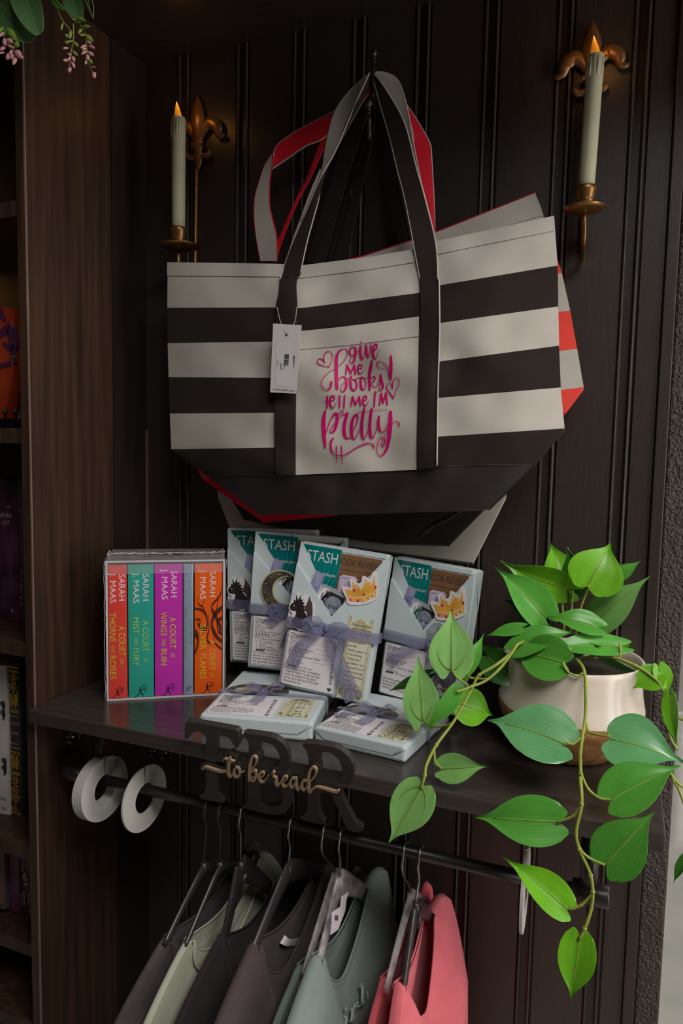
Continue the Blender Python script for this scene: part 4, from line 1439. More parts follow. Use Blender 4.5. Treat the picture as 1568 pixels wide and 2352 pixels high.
strap('strap', [(690, 510), (720, 440), (738, 395), (748, 330), (767, 258), (802, 207), (848, 166)],
      [(700, 494), (738, 405), (765, 357), (783, 315), (800, 270), (820, 230), (850, 168)],
      [-.10, -.09, -.075, -.062], [-.101, -.092, -.076, -.062], M_cream, M_blk, t1)
strap('strap', [(655, 604), (668, 560), (690, 500), (712, 440), (735, 386)], [(668, 604), (690, 540), (706, 498), (722, 455), (741, 398)], -.074, -.074, M_cream, M_blk, t1)
yb1 = on_bag(984, 640, .004)
strap('strap', [(964, 641), (943, 526), (927, 447), (911, 386), (893, 310), (868, 225), (858, 178)],
      [(1004, 641), (1000, 558), (973, 447), (955, 383), (930, 287), (896, 222), (861, 171)],
      [yb1, -.11, -.095, -.075, -.062], [yb1, -.112, -.097, -.077, -.063], M_blk, M_cream, t1)
strap('strap', [(860, 171), (879, 194), (899, 225), (930, 288), (955, 384), (974, 452)], [(862, 165), (888, 168), (914, 186), (934, 245), (951, 340), (972, 446)], -.066, -.068, M_blk, M_cream, t1)
mb = MB()
for pl in ([(643, 641), (665, 577), (700, 494), (738, 405), (783, 315), (820, 232), (849, 168)], [(1005, 641), (1000, 558), (974, 447), (955, 383), (930, 287), (897, 222), (861, 171)]):
    c = crom([(x, y_, k) for k, (x, y_) in enumerate(pl)], 6)
    yl = [yb0 - .001, -.112, -.104, -.093, -.079, -.069, -.0635]
    mb.tube([at_y(x, y_, yl[int(k)] + (yl[min(6, int(k) + 1)] - yl[int(k)]) * (k - int(k)) - .001) for x, y_, k in c], .0009, 6)
mb.build('strap_edge', M_cream, t1)
# dark handles of the bags behind, gathered under the hook
for pl, pr_, yy, par in (([(835, 215), (800, 290), (765, 400), (735, 500), (705, 604)], [(852, 215), (835, 290), (800, 400), (772, 500), (745, 604)], -.023, t3),
                         ([(850, 260), (838, 330), (815, 420), (790, 520), (765, 604)], [(862, 262), (852, 330), (834, 420), (812, 520), (792, 604)], -.022, t3),
                         ([(858, 258), (868, 330), (882, 420), (905, 520), (930, 600)], [(872, 235), (890, 300), (912, 390), (935, 500), (962, 590)], -.023, t3),
                         ([(845, 235), (825, 330), (790, 430), (760, 520), (735, 604)], [(852, 238), (836, 330), (806, 430), (776, 520), (752, 604)], -.004, t4),
                         ([(862, 240), (880, 330), (895, 420), (910, 520), (925, 604)], [(868, 236), (888, 322), (903, 415), (918, 515), (934, 600)], -.004, t4)):
    strap('strap', pl, pr_, yy, yy - .004, M_nylon, M_lin, par)
strap('strap_edge', [(871, 241), (878, 262), (886, 285), (892, 310)], [(873, 242), (885, 259), (891, 278), (893, 312)], -.0285, -.0285, M_cream, M_lin, t3)
strap('strap_edge', [(909, 383), (919, 440), (933, 505), (944, 560), (948, 578)], [(911, 386), (924, 442), (941, 512), (948, 560), (950, 576)], -.0285, -.0285, M_cream, M_lin, t3)

# price tag on a nylon loop
pt = thing('price_tag', 'white paper price tag with a barcode hanging on the front tote strap', 'price tag', bagpt(660, 740, .012))
TQ = [(627, 743), (692, 747), (679, 904), (620, 901)]
tagpl = bagpt(655, 820, .013).y


def tg(u, v, l=0):
    a = (TQ[0][0] + (TQ[1][0] - TQ[0][0]) * u, TQ[0][1] + (TQ[1][1] - TQ[0][1]) * u)
    b = (TQ[3][0] + (TQ[2][0] - TQ[3][0]) * u, TQ[3][1] + (TQ[2][1] - TQ[3][1]) * u)
    return at_y(a[0] + (b[0] - a[0]) * v, a[1] + (b[1] - a[1]) * v, tagpl - l)


M_tag = mat('white_tag_card', (0.6, 0.56, 0.55), 0.6, 0.02)
mb = MB()
mb.slab([tg(0, 0), tg(1, 0), tg(1, 1), tg(0, 1)], (0, .0008, 0))
mb.poly([tg(.49 + .047 * math.cos(a), .155 + .02 * math.sin(a), .0003) for a in [2 * PI * k / 16 for k in range(16)]], 1)
X_, Y_ = (tg(1, .5) - tg(0, .5)).normalized(), (tg(.5, 0) - tg(.5, 1)).normalized()
hgt = (tg(.5, 0) - tg(.5, 1)).length
wid = (tg(1, .5) - tg(0, .5)).length
mb.text('www.dalix.com', tg(.12, .965, .0003), X_, Y_, hgt * .03, 1, length=wid * .8)
mb.poly([tg(.14, .26, .0002), tg(.72, .26, .0002), tg(.78, .90, .0002), tg(.2, .90, .0002)], 2)
mb.text('$99.00', tg(.40, .66, .0004), Y_, -X_, hgt * .032, 1, length=hgt * .09)
mb.text('Large Bags', tg(.50, .66, .0004), Y_, -X_, hgt * .022, 1, length=hgt * .12)
yv = .435
bars = [.016, .006, .016, .004, .006, .006, .005, .005, .018, .012, .034, .014, .012, .006, .004, .01, .008, .012]
for k, h_ in enumerate(bars):
    if k % 2 == 0:
        mb.poly([tg(.47, yv, .0004), tg(.64, yv, .0004), tg(.64, yv + h_, .0004), tg(.47, yv + h_, .0004)], 1)
    yv += h_ * .9
mb.poly([tg(.80, .45, .0004), tg(.85, .45, .0004), tg(.855, .62, .0004), tg(.84, .62, .0004)], 1)
mb.poly([tg(.23, .52, .0004), tg(.24, .52, .0004), tg(.245, .60, .0004), tg(.225, .60, .0004)], 1)
mb.build('tag_card', [M_tag, M_print, mat('tag_sticker', (0.62, 0.6, 0.6), 0.4, 0.01)], pt)
mb = MB()
mb.tube([at_y(x, y_, tagpl + d) for x, y_, d in crom([(636, 705, .006), (641, 728, .002), (646, 744, .001), (659, 768, -.0006)], 5)], .00045, 5)
mb.tube([at_y(x, y_, tagpl + d) for x, y_, d in crom([(681, 705, .006), (679, 728, .002), (674, 745, .001), (659, 768, -.0006)], 5)], .00045, 5)
mb.build('nylon_loop', mat('clear_nylon_thread', (0.5, 0.48, 0.46), 0.3), pt)

# ================================================================ candle sconces
M_brass = mat('aged_brass', (0.36, 0.19, 0.055), 0.36, 0.2, 30, 0.15, 80, metal=0.85, col2=(0.2, 0.1, 0.04))
M_brassdark = mat('dark_brass', (0.28, 0.16, 0.06), 0.4, 0.2, 30, 0.1, 80, metal=0.6, col2=(0.2, 0.095, 0.045))
M_wax = mat('ivory_wax', (0.5, 0.48, 0.32), 0.5, 0.06, 14, spec=0.3)
M_flame = mat('amber_led_flame', (1.0, 0.36, 0.02), 0.4, 0.0, emit=0.32)


def sconce(fx, fy, sc_, pan_px, candle, stem, label, clabel, yl):
    """fleur-de-lis wall sconce: fx, fy is the pixel of the fleur's waist, sc_ pixels per unit of the ornament"""
    o = at_y(fx, fy, -.006)
    t = thing('candle_sconce', label, 'sconce', o, group='brass candle sconces')
    k = (o - CAM).dot(_F) / FPX * sc_
    ux = V((1, 0, 0))

    def f(x, y, l=0):
        return o + V((x * k, -l, y * k))
    mb = MB()

    def blade(spine, wid, depth):
        c = crom([(x, y, w_) for (x, y), w_ in zip(spine, wid)], 6)
        rows_ = []
        for i, p in enumerate(c):
            a, b = c[max(0, i - 1)], c[min(len(c) - 1, i + 1)]
            dx, dy = b[0] - a[0], b[1] - a[1]
            l = math.hypot(dx, dy) or 1
            nx, ny = -dy / l, dx / l
            rows_.append([f(p[0] + nx * p[2] * math.cos(q), p[1] + ny * p[2] * math.cos(q), depth + k * p[2] * .6 * math.sin(q)) for q in [PI * m_ / 4 - PI / 2 * 0 for m_ in range(9)]])
        mb.grid(rows_)
    blade([(0, .0), (0, .5), (0, 1.0), (0, 1.55), (-.02, 2.05)], [.16, .3, .38, .26, .02], .001)
    for s_ in (-1, 1):
        blade([(s_ * .05, .05), (s_ * .25, .5), (s_ * .6, .82), (s_ * .95, .62), (s_ * 1.05, .3), (s_ * 1.25, .2), (s_ * 1.32, .3)], [.1, .2, .28, .27, .17, .1, .03], .001)
        blade([(s_ * .05, -.35), (s_ * .2, -.5), (s_ * .45, -.52), (s_ * .58, -.38), (s_ * .56, -.28)], [.08, .1, .11, .09, .02], .001)
    blade([(-.3, -.02), (0, .02), (.3, -.02)], [.1, .13, .1], .003)
    blade([(0, 0), (0, -.4), (0, -.75), (0, -1.15)], [.24, .18, .2, .03], .001)
    mb.build('fleur_de_lis', M_brassdark, t)
    mb = MB()
    sp_ = [at_y(x, y_, yy) for x, y_, yy in stem]
    sp_ = crom(sp_, 4)
    mb.tube(sp_, [(.003, .0046)] * len(sp_), 10)
    mb.build('stem', M_brass, t)
    px0, px1, py_ = pan_px
    a, b = at_y(px0, py_, yl), at_y(px1, py_, yl)
    c = (a + b) / 2
    R_ = (b - a).length / 2
    mb = MB()
    mb.lathe([(.001, -.003), (R_ * .35, -.003), (R_ * .8, .0), (R_, .0035), (R_ * .99, .0045), (R_ * .8, .0015), (.001, .001)], c, 40)
    mb.build('drip_pan', M_brass, t)
    ct, cb, cw = candle       # top pixel, bottom pixel, width in pixels
    pb, ptp = at_y(cb[0], cb[1], yl), at_y(ct[0], ct[1], yl)
    rc = cw / FPX * (pb - CAM).dot(_F) / 2
    mb = MB()
    zc = pb.z - .002
    cc = V((pb.x, pb.y, 0))
    mb.lathe([(.004, c.z + .001), (rc * .9, c.z + .002), (rc * 1.02, c.z + .012), (rc * 1.25, zc + .004), (rc * 1.34, zc + .009), (rc * 1.25, zc + .0095), (rc * 1.12, zc + .004), (rc * 1.05, c.z + .012)], cc, 28)
    mb.build('candle_cup', M_brass, t)
    # candle
    cd_ = thing('candle', clabel, 'candle', (pb.x, pb.y, c.z + .012), group='ivory flameless candles')
    lean = (ptp - V((pb.x, pb.y, ptp.z)))
    base = V((pb.x, pb.y, c.z + .0125))
    H = ptp.z - base.z
    mb = MB()
    prof = [(.0005, 0), (rc * .97, 0), (rc * .98, H * .3), (rc, H * .6), (rc * 1.0, H * .8), (rc * 1.04, H * .84), (rc * 1.03, H * .985), (rc * .9, H * .998), (rc * .7, H), (rc * .5, H * .985), (.0005, H * .985)]
    o_ = len(mb.v)
    mb.lathe(prof, base, 28)
    for i in range(o_, len(mb.v)):
        mb.v[i] = mb.v[i] + lean * ((mb.v[i].z - base.z) / H)
    for k_ in range(5):
        a_ = random.uniform(-2.6, -.4)
        mb.tube([base + lean * q + V((rc * 1.0 * math.cos(a_), rc * 1.0 * math.sin(a_), H * q)) for q in (.84, .9, .97)], [.0012, .0016, .001], 6)
    mb.build('wax_body', M_wax, cd_)
    mb = MB()
    fb = base + lean + V((0, 0, H * .985))
    hF = rc * 2.55
    mb.lathe([(.0005, 0), (rc * .5, .0005), (rc * .52, hF * .25), (rc * .4, hF * .5), (rc * .2, hF * .78), (rc * .02, hF)], fb, 16)
    for i in range(len(mb.v)):
        z = (mb.v[i].z - fb.z) / hF
        mb.v[i].x += -rc * .35 * z
    mb.build('led_flame', M_flame, cd_)
    l = bpy.data.lights.new('candle_glow', 'POINT')
    l.energy = .035
    l.color = (1, .42, .1)
    l.shadow_soft_size = .008
    lo = bpy.data.objects.new('candle_glow', l)
    COL.objects.link(lo)
    lo.location = fb + V((0, 0, hF * 1.25))


sconce(455, 332, 52, (374, 452, 570), ((410, 270), (410, 535), 31),
       [(452, 370, -.004), (451, 470, -.005), (449, 600, -.006), (447, 680, -.012), (430, 712, -.03), (412, 690, -.052), (411, 620, -.06), (411, 580, -.06)],
       'brass fleur-de-lis wall sconce left of the tote bags', 'ivory candle with an amber flame in the left sconce', -.062)
sconce(1356, 178, 60, (1291, 1391, 485), ((1368, 126), (1345, 443), 37),
       [(1350, 230, -.004), (1342, 380, -.004), (1336, 560, -.005), (1335, 588, -.008), (1337, 594, -.016), (1340, 560, -.05), (1341, 520, -.06), (1341, 494, -.06)],
       'brass fleur-de-lis wall sconce at the upper right near the column', 'ivory candle with an amber flame in the right sconce', -.06)

# ================================================================ trailing plant in a two-tone pot
M_glaze = mat('cream_speckled_glaze', (0.72, 0.63, 0.53), 0.28, 0.04, 18, 0.06, 60, coat=0.35)
M_clay = mat('raw_brown_stoneware', (0.36, 0.17, 0.055), 0.75, 0.2, 60, 0.3, 300)
M_soil = mat('dark_potting_moss', (0.04, 0.035, 0.02), 0.9, 0.3, 60, 0.6, 120)
M_L1 = leaf_mat('bright_leaf_top', (0.17, 0.5, 0.015), (0.33, 0.58, 0.06))
M_L2 = leaf_mat('deep_leaf_top', (0.10, 0.40, 0.045), (0.25, 0.55, 0.13), rough=0.3)
M_L3 = leaf_mat('dark_leaf_top', (0.035, 0.15, 0.018), (0.1, 0.28, 0.05), rough=0.3)
M_L4 = leaf_mat('glossy_bluish_leaf_top', (0.15, 0.45, 0.17), (0.3, 0.6, 0.28), rough=0.27, spec=1.0)
M_LU = leaf_mat('pale_leaf_underside', (0.3, 0.62, 0.17), (0.34, 0.64, 0.2), rough=0.5, spec=0.3, veinamt=0.12)
M_vine = mat('yellow_green_vine', (0.3, 0.37, 0.05), 0.45, 0.15, 40)
M_midrib = mat('olive_midrib', (0.2, 0.27, 0.02), 0.5)
PC = V((-.055, -.098, SH + .0005))
plant = thing('potted_plant', 'trailing heart-leaved plant in a cream and brown stoneware pot on the shelf', 'potted plant', PC)
mb = MB()
zr = .124
prof = [(.001, 0), (.044, 0), (.056, .003), (.070, .018), (.079, .032), (.0865, .046), (.0905, .058), (.0905, .066), (.0885, .074), (.0868, .083), (.086, .094), (.0863, .106), (.0868, .118), (.0872, zr), (.0855, zr + .0018), (.0825, zr), (.081, .112), (.081, .10), (.001, .098)]
cut = 7
mb.lathe(prof, PC, 56, mf=lambda i: 1 if i < cut else 0)
# the glaze line wanders a little round the pot
for i in range(len(mb.v)):
    v = mb.v[i] - PC
    if .05 < v.z < .07:
        a = math.atan2(v.y, v.x)
        v.z -= .005 * math.cos(a + 1.1) + .0012 * math.sin(5 * a)
        mb.v[i] = PC + v
for k in range(60):
    a, z = random.uniform(-PI, 0), random.uniform(.055, .12)
    r = .0906 if z < .068 else .0906 - (z - .068) * .55 if z < .09 else .0765
pot = mb.build('pot', [M_glaze, M_clay], plant)
mb = MB()
mb.lathe([(.081, .104), (.05, .108), (.02, .111), (.001, .111)], PC, 24)
mb.build('moss', M_soil, pot)

LP = [(0, .6), (.03, .74), (.08, .85), (.15, .96), (.23, 1.0), (.33, .99), (.45, .9), (.55, .75), (.65, .55), (.74, .34), (.81, .19), (.87, .105), (.93, .06), (.97, .04), (1.0, .012)]


def lw(t):
    for a, b in zip(LP, LP[1:]):
        if t <= b[0]:
            f = (t - a[0]) / (b[0] - a[0])
            return a[1] + (b[1] - a[1]) * f
    return LP[-1][1]


def leaf(base, yb, tip, yt, wpx, top, roll=0.0, fold=.12, bend=.06, lobe=.19, under=False, side=0.0, tipx=0.0, rounded=False):
    """one heart-shaped blade from its petiole end to its tip; under=True shows the pale back"""
    P0, P1 = at_y(base[0], base[1], yb), at_y(tip[0], tip[1], yt)
    ax = P1 - P0
    L = ax.length
    a = ax.normalized()
    mid = (P0 + P1) / 2
    vd = (mid - CAM).normalized()
    l = a.cross(vd).normalized()
    n = l.cross(a).normalized()
    if n.dot(vd) > 0:
        n = -n
    R_ = Matrix.Rotation(roll, 3, a)
    l, n = R_ @ l, R_ @ n
    W = wpx / FPX * (mid - CAM).dot(_F)
    NT, NS = 22, 14
    rows, uvs = [], []
    for i in range(NT + 1):
        t = i / NT
        t = t * t * .35 + t * .65
        hw = W / 2 * (math.sin(PI * (t * .9 + .06)) ** .55 if rounded else lw(t))
        row, uvr = [], []
        for j in range(NS + 1):
            s = 2 * j / NS - 1
            back = -lobe * L * math.sin(PI * min(1, abs(s) * .82)) * max(0, 1 - t * 2.6) ** 2
            lift = (fold * W * (abs(s) ** 1.4) * (.4 + .6 * math.sin(PI * min(1, t * 1.15))) - bend * L * ((2 * t - .8) ** 2)
                    + .006 * W * math.cos(abs(s) * 15) * (1 - t) + side * W * s)
            p = P0 + a * (t * L + back) + l * (s * hw + tipx * L * t ** 4) + n * (lift - fold * W * .3)
            row.append(p)
            uvr.append((.5 + s / 2, t))
        rows.append(row)
        uvs.append(uvr)
    mb = MB()
    mb.grid(rows, 0, uv=uvs)
    nn = n * -.0006
    mb.grid([[p + nn for p in r] for r in rows], 1, uv=uvs)
    # rims joining the two faces
    for j in (0, NS):
        mb.grid([[r[j], r[j] + nn] for r in rows], 1)
    # raised midrib (and two basal veins on the underside)
    c = NS // 2
    mb.tube([rows[i][c] + n * .0005 for i in range(0, int(NT * .88))], [W * .012 * (1 - .8 * i / NT) for i in range(0, int(NT * .88))], 6, 2)
    if under:
        for sg in (-1, 1):
            pts = []
            for k in range(7):
                f = k / 6
                ii, jj = f * NT * .40, c + sg * (NS / 2) * .62 * math.sin(f * PI / 2)
                i, j = int(ii), int(math.floor(jj))
                fi, fj = ii - i, jj - j
                pts.append(rows[i][j] * (1 - fi) * (1 - fj) + rows[i + 1][j] * fi * (1 - fj) + rows[i][j + 1] * (1 - fi) * fj + rows[i + 1][j + 1] * fi * fj + n * .0007)
            mb.tube(pts, [W * .010 * (1 - .75 * k / 6) for k in range(7)], 5, 2)
    m0, m1 = (M_LU, M_L2) if under else (top, M_LU)
    return mb.build('leaf', [m0, m1, M_midrib if under else M_vine], plant)


Z1 = lambda x, y: (868 + x / 2.24, 1220 + y / 2.24)
Z2 = lambda x, y: (868 + x / 2.24, 1700 + y / 2.24)
# crown of leaves over the pot
leaf(Z1(985, 600), -.13, Z1(1140, 592), -.15, 42, M_L3, bend=.1)
leaf(Z1(830, 395), -.06, Z1(735, 165), -.05, 64, M_LU, roll=.5)
leaf(Z1(845, 440), -.10, Z1(655, 352), -.12, 74, M_L3, roll=.3)
leaf(Z1(1060, 290), -.085, Z1(965, 90), -.085, 84, M_L3, roll=-.5)
leaf(Z1(960, 305), -.08, Z1(890, 45), -.05, 84, M_L1, roll=.4, fold=.2)
leaf(Z1(1215, 240), -.06, Z1(1352, 152), -.06, 34, M_L2)
leaf(Z1(1100, 478), -.10, Z1(1385, 235), -.12, 84, M_LU, roll=-.15, fold=.08)
leaf(Z1(980, 308), -.105, Z1(628, 172), -.12, 84, M_L1, roll=-.35, fold=.16, bend=.1)
leaf(Z1(870, 440), -.125, Z1(615, 180), -.14, 92, M_L2, roll=.35, fold=.2, bend=.08)
leaf(Z1(1085, 282), -.125, Z1(1205, 52), -.10, 126, M_L1, roll=.1, fold=.1, bend=.1, lobe=.1)
leaf(Z1(1130, 482), -.135, Z1(868, 425), -.14, 60, M_L2, roll=.5, bend=.12)
leaf(Z1(1245, 575), -.07, Z1(1288, 628), -.075, 34, M_L1)
leaf(Z1(705, 590), -.165, Z1(1008, 488), -.15, 72, M_L2, roll=-.6, fold=.1, bend=.13)
leaf(Z1(1242, 578), -.13, Z1(824, 590), -.17, 60, M_L2, roll=.5, fold=.08, bend=.1)
leaf(Z1(948, 672), -.185, Z1(672, 600), -.155, 104, M_L2, roll=.15, fold=.14, bend=.1, lobe=.12)
leaf(Z1(1130, 640), -.135, Z1(1402, 762), -.13, 26, M_L4, roll=.9)
# left of the pot
leaf(Z1(735, 495), -.15, Z1(550, 536), -.155, 30, M_L2, roll=.3)
leaf(Z1(645, 640), -.12, Z1(540, 700), -.13, 50, M_L3)
leaf(Z1(560, 650), -.14, Z1(772, 822), -.15, 74, M_L3, roll=.2, fold=.14)
leaf(Z1(445, 722), -.19, Z1(552, 525), -.17, 40, M_L2, roll=.3)
leaf(Z1(455, 735), -.185, Z1(380, 750), -.185, 30, M_L1)
leaf(Z1(378, 708), -.205, Z1(380, 402), -.195, 104, M_L1, under=True, bend=.03, fold=.06, tipx=.02)
leaf(Z1(230, 968), -.215, Z1(205, 642), -.205, 84, M_L1, under=True, bend=.03, fold=.06)
leaf(Z1(402, 825), -.222, Z1(246, 1038), -.235, 44, M_L2, roll=-.5, bend=.08)
leaf(Z1(425, 890), -.19, Z1(600, 946), -.16, 86, M_L1, roll=-.2, fold=.16)
leaf(Z1(250, 740), -.17, Z1(40, 830), -.16, 26, M_L3)
# long runners in front
leaf(Z1(960, 1080), -.235, Z1(558, 944), -.215, 150, M_L4, roll=.58, fold=.1, bend=.08, lobe=.14)
leaf(Z1(1195, 1055), -.225, Z1(1580, 1172), -.235, 152, M_L4, roll=-.6, fold=.12, bend=.06, lobe=.08)
leaf(Z2(1190, 303), -.285, Z2(1550, 112), -.26, 124, M_L2, roll=-.5, fold=.1, bend=.06, lobe=.1)
leaf(Z2(1168, 643), -.318, Z2(1412, 372), -.31, 122, M_L2, roll=-.1, fold=.08, lobe=.12)
leaf(Z2(922, 420), -.312, Z2(490, 396), -.315, 110, M_L2, fold=.1, bend=.06, lobe=.12)
leaf(Z2(980, 868), -.322, Z2(654, 600), -.325, 84, M_L1, roll=.3, fold=.22, bend=.05, lobe=.1)
leaf(Z2(1036, 1020), -.325, Z2(990, 1352), -.335, 84, M_L1, fold=.16, bend=.05, lobe=.12)
leaf(Z2(222, 245), -.308, Z2(60, 540), -.312, 98, M_L1, under=True, bend=.02, fold=.05, lobe=.1, tipx=-.03)
leaf(Z2(328, 148), -.27, Z2(557, 136), -.275, 68, M_LU, bend=.04, lobe=.2)
# right-hand runner
leaf(Z1(1440, 735), -.15, Z1(1308, 806), -.155, 66, M_L1, roll=.3)
leaf(Z1(1495, 855), -.17, Z1(1532, 1112), -.185, 40, M_L1, roll=.5, fold=.2)
leaf(Z1(1450, 700), -.145, Z1(1500, 840), -.15, 44, M_L1, roll=-.4)
leaf(Z2(1580, 600), -.20, Z2(1512, 738), -.21, 24, M_L3, roll=.4)


def vine(pts, r0=.0018, r1=.0016, name='vine'):
    P = [tuple(at_y(p[0], p[1], p[2])) for p in pts]
    c = crom(P, 6)
    L = len(c)
    mb = MB()
    mb.tube(c, [r0 + (r1 - r0) * i / (L - 1) for i in range(L)], 8)
    for p in pts[1:-1:2]:
        mb.ball(at_y(*p), r0 * 1.25, 8)
    return mb.build(name, M_vine, plant)


z1 = lambda x, y, d: (868 + x / 2.24, 1220 + y / 2.24, d)
z2 = lambda x, y, d: (868 + x / 2.24, 1700 + y / 2.24, d)
vine([z1(900, 600, -.10), z1(800, 560, -.14), z1(720, 582, -.165), z1(680, 630, -.175), z1(600, 692, -.19), z1(520, 740, -.2), z1(492, 790, -.205), z1(440, 890, -.22), z1(385, 985, -.235), z1(300, 1100, -.262), z1(250, 1200, -.29), z2(240, 180, -.305), z2(222, 245, -.308)], .0021, .0016)
vine([z1(715, 585, -.17), z1(640, 690, -.185), z1(560, 765, -.2), z1(480, 800, -.212), z1(402, 828, -.222)], .0019, .0016)
vine([z1(1000, 650, -.12), z1(1030, 670, -.165), z1(1058, 715, -.185), z1(1068, 800, -.19), z1(1066, 950, -.2), z1(1050, 1060, -.225), z1(1040, 1150, -.25), z1(1042, 1250, -.275), z2(1040, 200, -.295), z2(1046, 330, -.31), z2(1018, 470, -.315), z2(1035, 560, -.316), z2(1088, 680, -.318), z2(1104, 780, -.32), z2(1095, 870, -.322), z2(1062, 970, -.324), z2(1036, 1020, -.325)], .0021, .0016)
vine([z1(1050, 660, -.12), z1(1120, 640, -.135), z1(1220, 652, -.14), z1(1320, 690, -.145), z1(1400, 740, -.15), z1(1460, 805, -.158), z1(1488, 900, -.166), z1(1520, 950, -.172), z1(1575, 972, -.178)], .002, .0017)
vine([z1(1470, 830, -.16), z1(1488, 950, -.17), z1(1500, 1050, -.178), z1(1530, 1112, -.185), z1(1545, 1125, -.186)], .0017, .0012)
vine([z2(1500, 150, -.2), z2(1520, 210, -.2), z2(1545, 250, -.2), z2(1580, 345, -.2)], .0016, .0014)
vine([z2(1502, 165, -.2), z2(1535, 215, -.2), z2(1580, 252, -.2)], .0016, .0014)
for pts in ([z1(378, 705, -.205), z1(402, 748, -.206), z1(466, 796, -.206)], [z1(230, 966, -.215), z1(262, 1000, -.225), z1(330, 1003, -.232), z1(385, 985, -.235)],
            [z1(288, 1120, -.266), z1(292, 1180, -.27), z2(300, 120, -.27), z2(328, 148, -.27)], [z1(445, 722, -.19), z1(480, 755, -.2), z1(560, 760, -.2)],
            [z1(948, 672, -.185), z1(975, 722, -.188), z1(1020, 744, -.189), z1(1056, 735, -.187)], [z1(960, 1082, -.235), z1(1000, 1096, -.235), z1(1042, 1064, -.227)],
            [z1(1066, 980, -.205), z1(1082, 1030, -.215), z1(1120, 1046, -.222), z1(1195, 1055, -.225)], [z2(1042, 170, -.292), z2(1080, 250, -.29), z2(1140, 298, -.287), z2(1190, 303, -.285)],
            [z2(1044, 335, -.31), z2(1002, 390, -.311), z2(922, 420, -.312)], [z2(1030, 552, -.316), z2(1080, 602, -.317), z2(1168, 643, -.318)], [z2(1102, 790, -.32), z2(1045, 848, -.321), z2(980, 868, -.322)],
            [z1(1242, 578, -.13), z1(1247, 620, -.135), z1(1240, 662, -.14)], [z1(1085, 282, -.125), z1(1065, 330, -.115), z1(1035, 420, -.11), z1(1010, 560, -.1)],
            [z1(1000, 300, -.1), z1(995, 400, -.1), z1(990, 520, -.1)], [z1(945, 310, -.09), z1(950, 420, -.1), z1(960, 540, -.1)], [z1(850, 430, -.11), z1(855, 500, -.11), z1(890, 590, -.1)],
            [z1(1040, 735, -.188), z1(1065, 728, -.188)]):
    vine(pts, .0015, .0013, 'petiole')

# ================================================================ letter sign leaning on the rail and the shelf edge
M_sign = mat('matt_black_board', (0.05, 0.042, 0.039), 0.5, 0.06, 40, spec=0.35)
M_ply = mat('pale_birch_ply', (0.62, 0.42, 0.27), 0.55, 0.08, 20, stretch=(3, 10, 10))
SN = V((0, -1, -.5)).normalized()          # the face looks forward and a little down
SP = V((0, -.302, 1.18))
sign = thing('letter_sign', 'black cut-out letter sign with pale wooden script leaning on the shelf edge', 'sign', at_plane(640, 1780, SP, SN))
STH = .0075


def c_(x, y):
    return (410 + x / 6.817, 1650 + y / 6.817)


def d_(x, y):
    return (620 + x / 6.817, 1680 + y / 6.817)


def sgn(px, py, lift=0.0):
    return at_plane(px, py, SP, SN) + SN * lift


Tp = [(105, 70), (160, 55), (500, 112), (900, 185), (938, 210), (950, 280), (955, 400), (915, 478), (872, 440), (850, 400), (800, 320), (720, 275), (640, 262), (600, 300), (592, 680), (592, 860), (600, 1080), (612, 1170), (642, 1230), (700, 1290), (712, 1328), (520, 1295), (335, 1258), (325, 1215), (400, 1160), (425, 1080), (430, 850), (425, 290), (390, 230), (320, 205), (240, 208), (170, 290), (118, 335), (92, 290), (95, 150)]
Bp = [(1000, 252), (1040, 230), (1240, 258), (1440, 290), (1532, 325), (1632, 395), (1700, 495), (1728, 625), (1718, 745), (1690, 830), (1720, 1000), (1765, 1080), (1790, 1205), (1775, 1325), (1712, 1440), (1582, 1512), (1432, 1512), (1200, 1452), (1000, 1402), (1000, 1380), (1060, 1330), (1085, 1260), (1090, 990), (1095, 380), (1060, 320), (1012, 282)]
Bh1 = [(1268, 372), (1400, 392), (1480, 420), (1532, 485), (1580, 585), (1580, 685), (1552, 745), (1480, 775), (1268, 730)]
Bh2 = [(1262, 990), (1500, 1030), (1600, 1075), (1635, 1205), (1612, 1335), (1532, 1385), (1400, 1390), (1290, 1360), (1266, 1330)]
Rp = [(505, 212), (560, 185), (720, 200), (1000, 250), (1120, 300), (1230, 400), (1298, 520), (1318, 640), (1290, 750), (1240, 840), (1165, 890), (1110, 985), (1170, 1120), (1260, 1300), (1330, 1430), (1440, 1500), (1450, 1558), (1350, 1583), (1250, 1560), (1190, 1490), (1130, 1380), (1050, 1180), (960, 1000), (900, 962), (768, 962), (765, 1180), (780, 1290), (820, 1370), (865, 1420), (852, 1463), (700, 1440), (490, 1385), (470, 1340), (560, 1270), (585, 1200), (592, 960), (600, 480), (590, 380), (560, 290), (512, 242)]
Rh = [(795, 330), (900, 322), (1000, 370), (1080, 450), (1122, 560), (1125, 680), (1108, 770), (1000, 820), (780, 770), (778, 480)]
for nm, pts, holes, fn in (('letter_t', Tp, [], c_), ('letter_b', Bp, [Bh1, Bh2], c_), ('letter_r', Rp, [Rh], d_)):
    mb = MB()
    mb.slab([sgn(*fn(x, y)) for x, y in pts], -SN * STH, 0, holes=[[sgn(*fn(x, y)) for x, y in h] for h in holes])
    mb.build(nm, M_sign, sign, bevel=0.0008)
S_ = 6.817
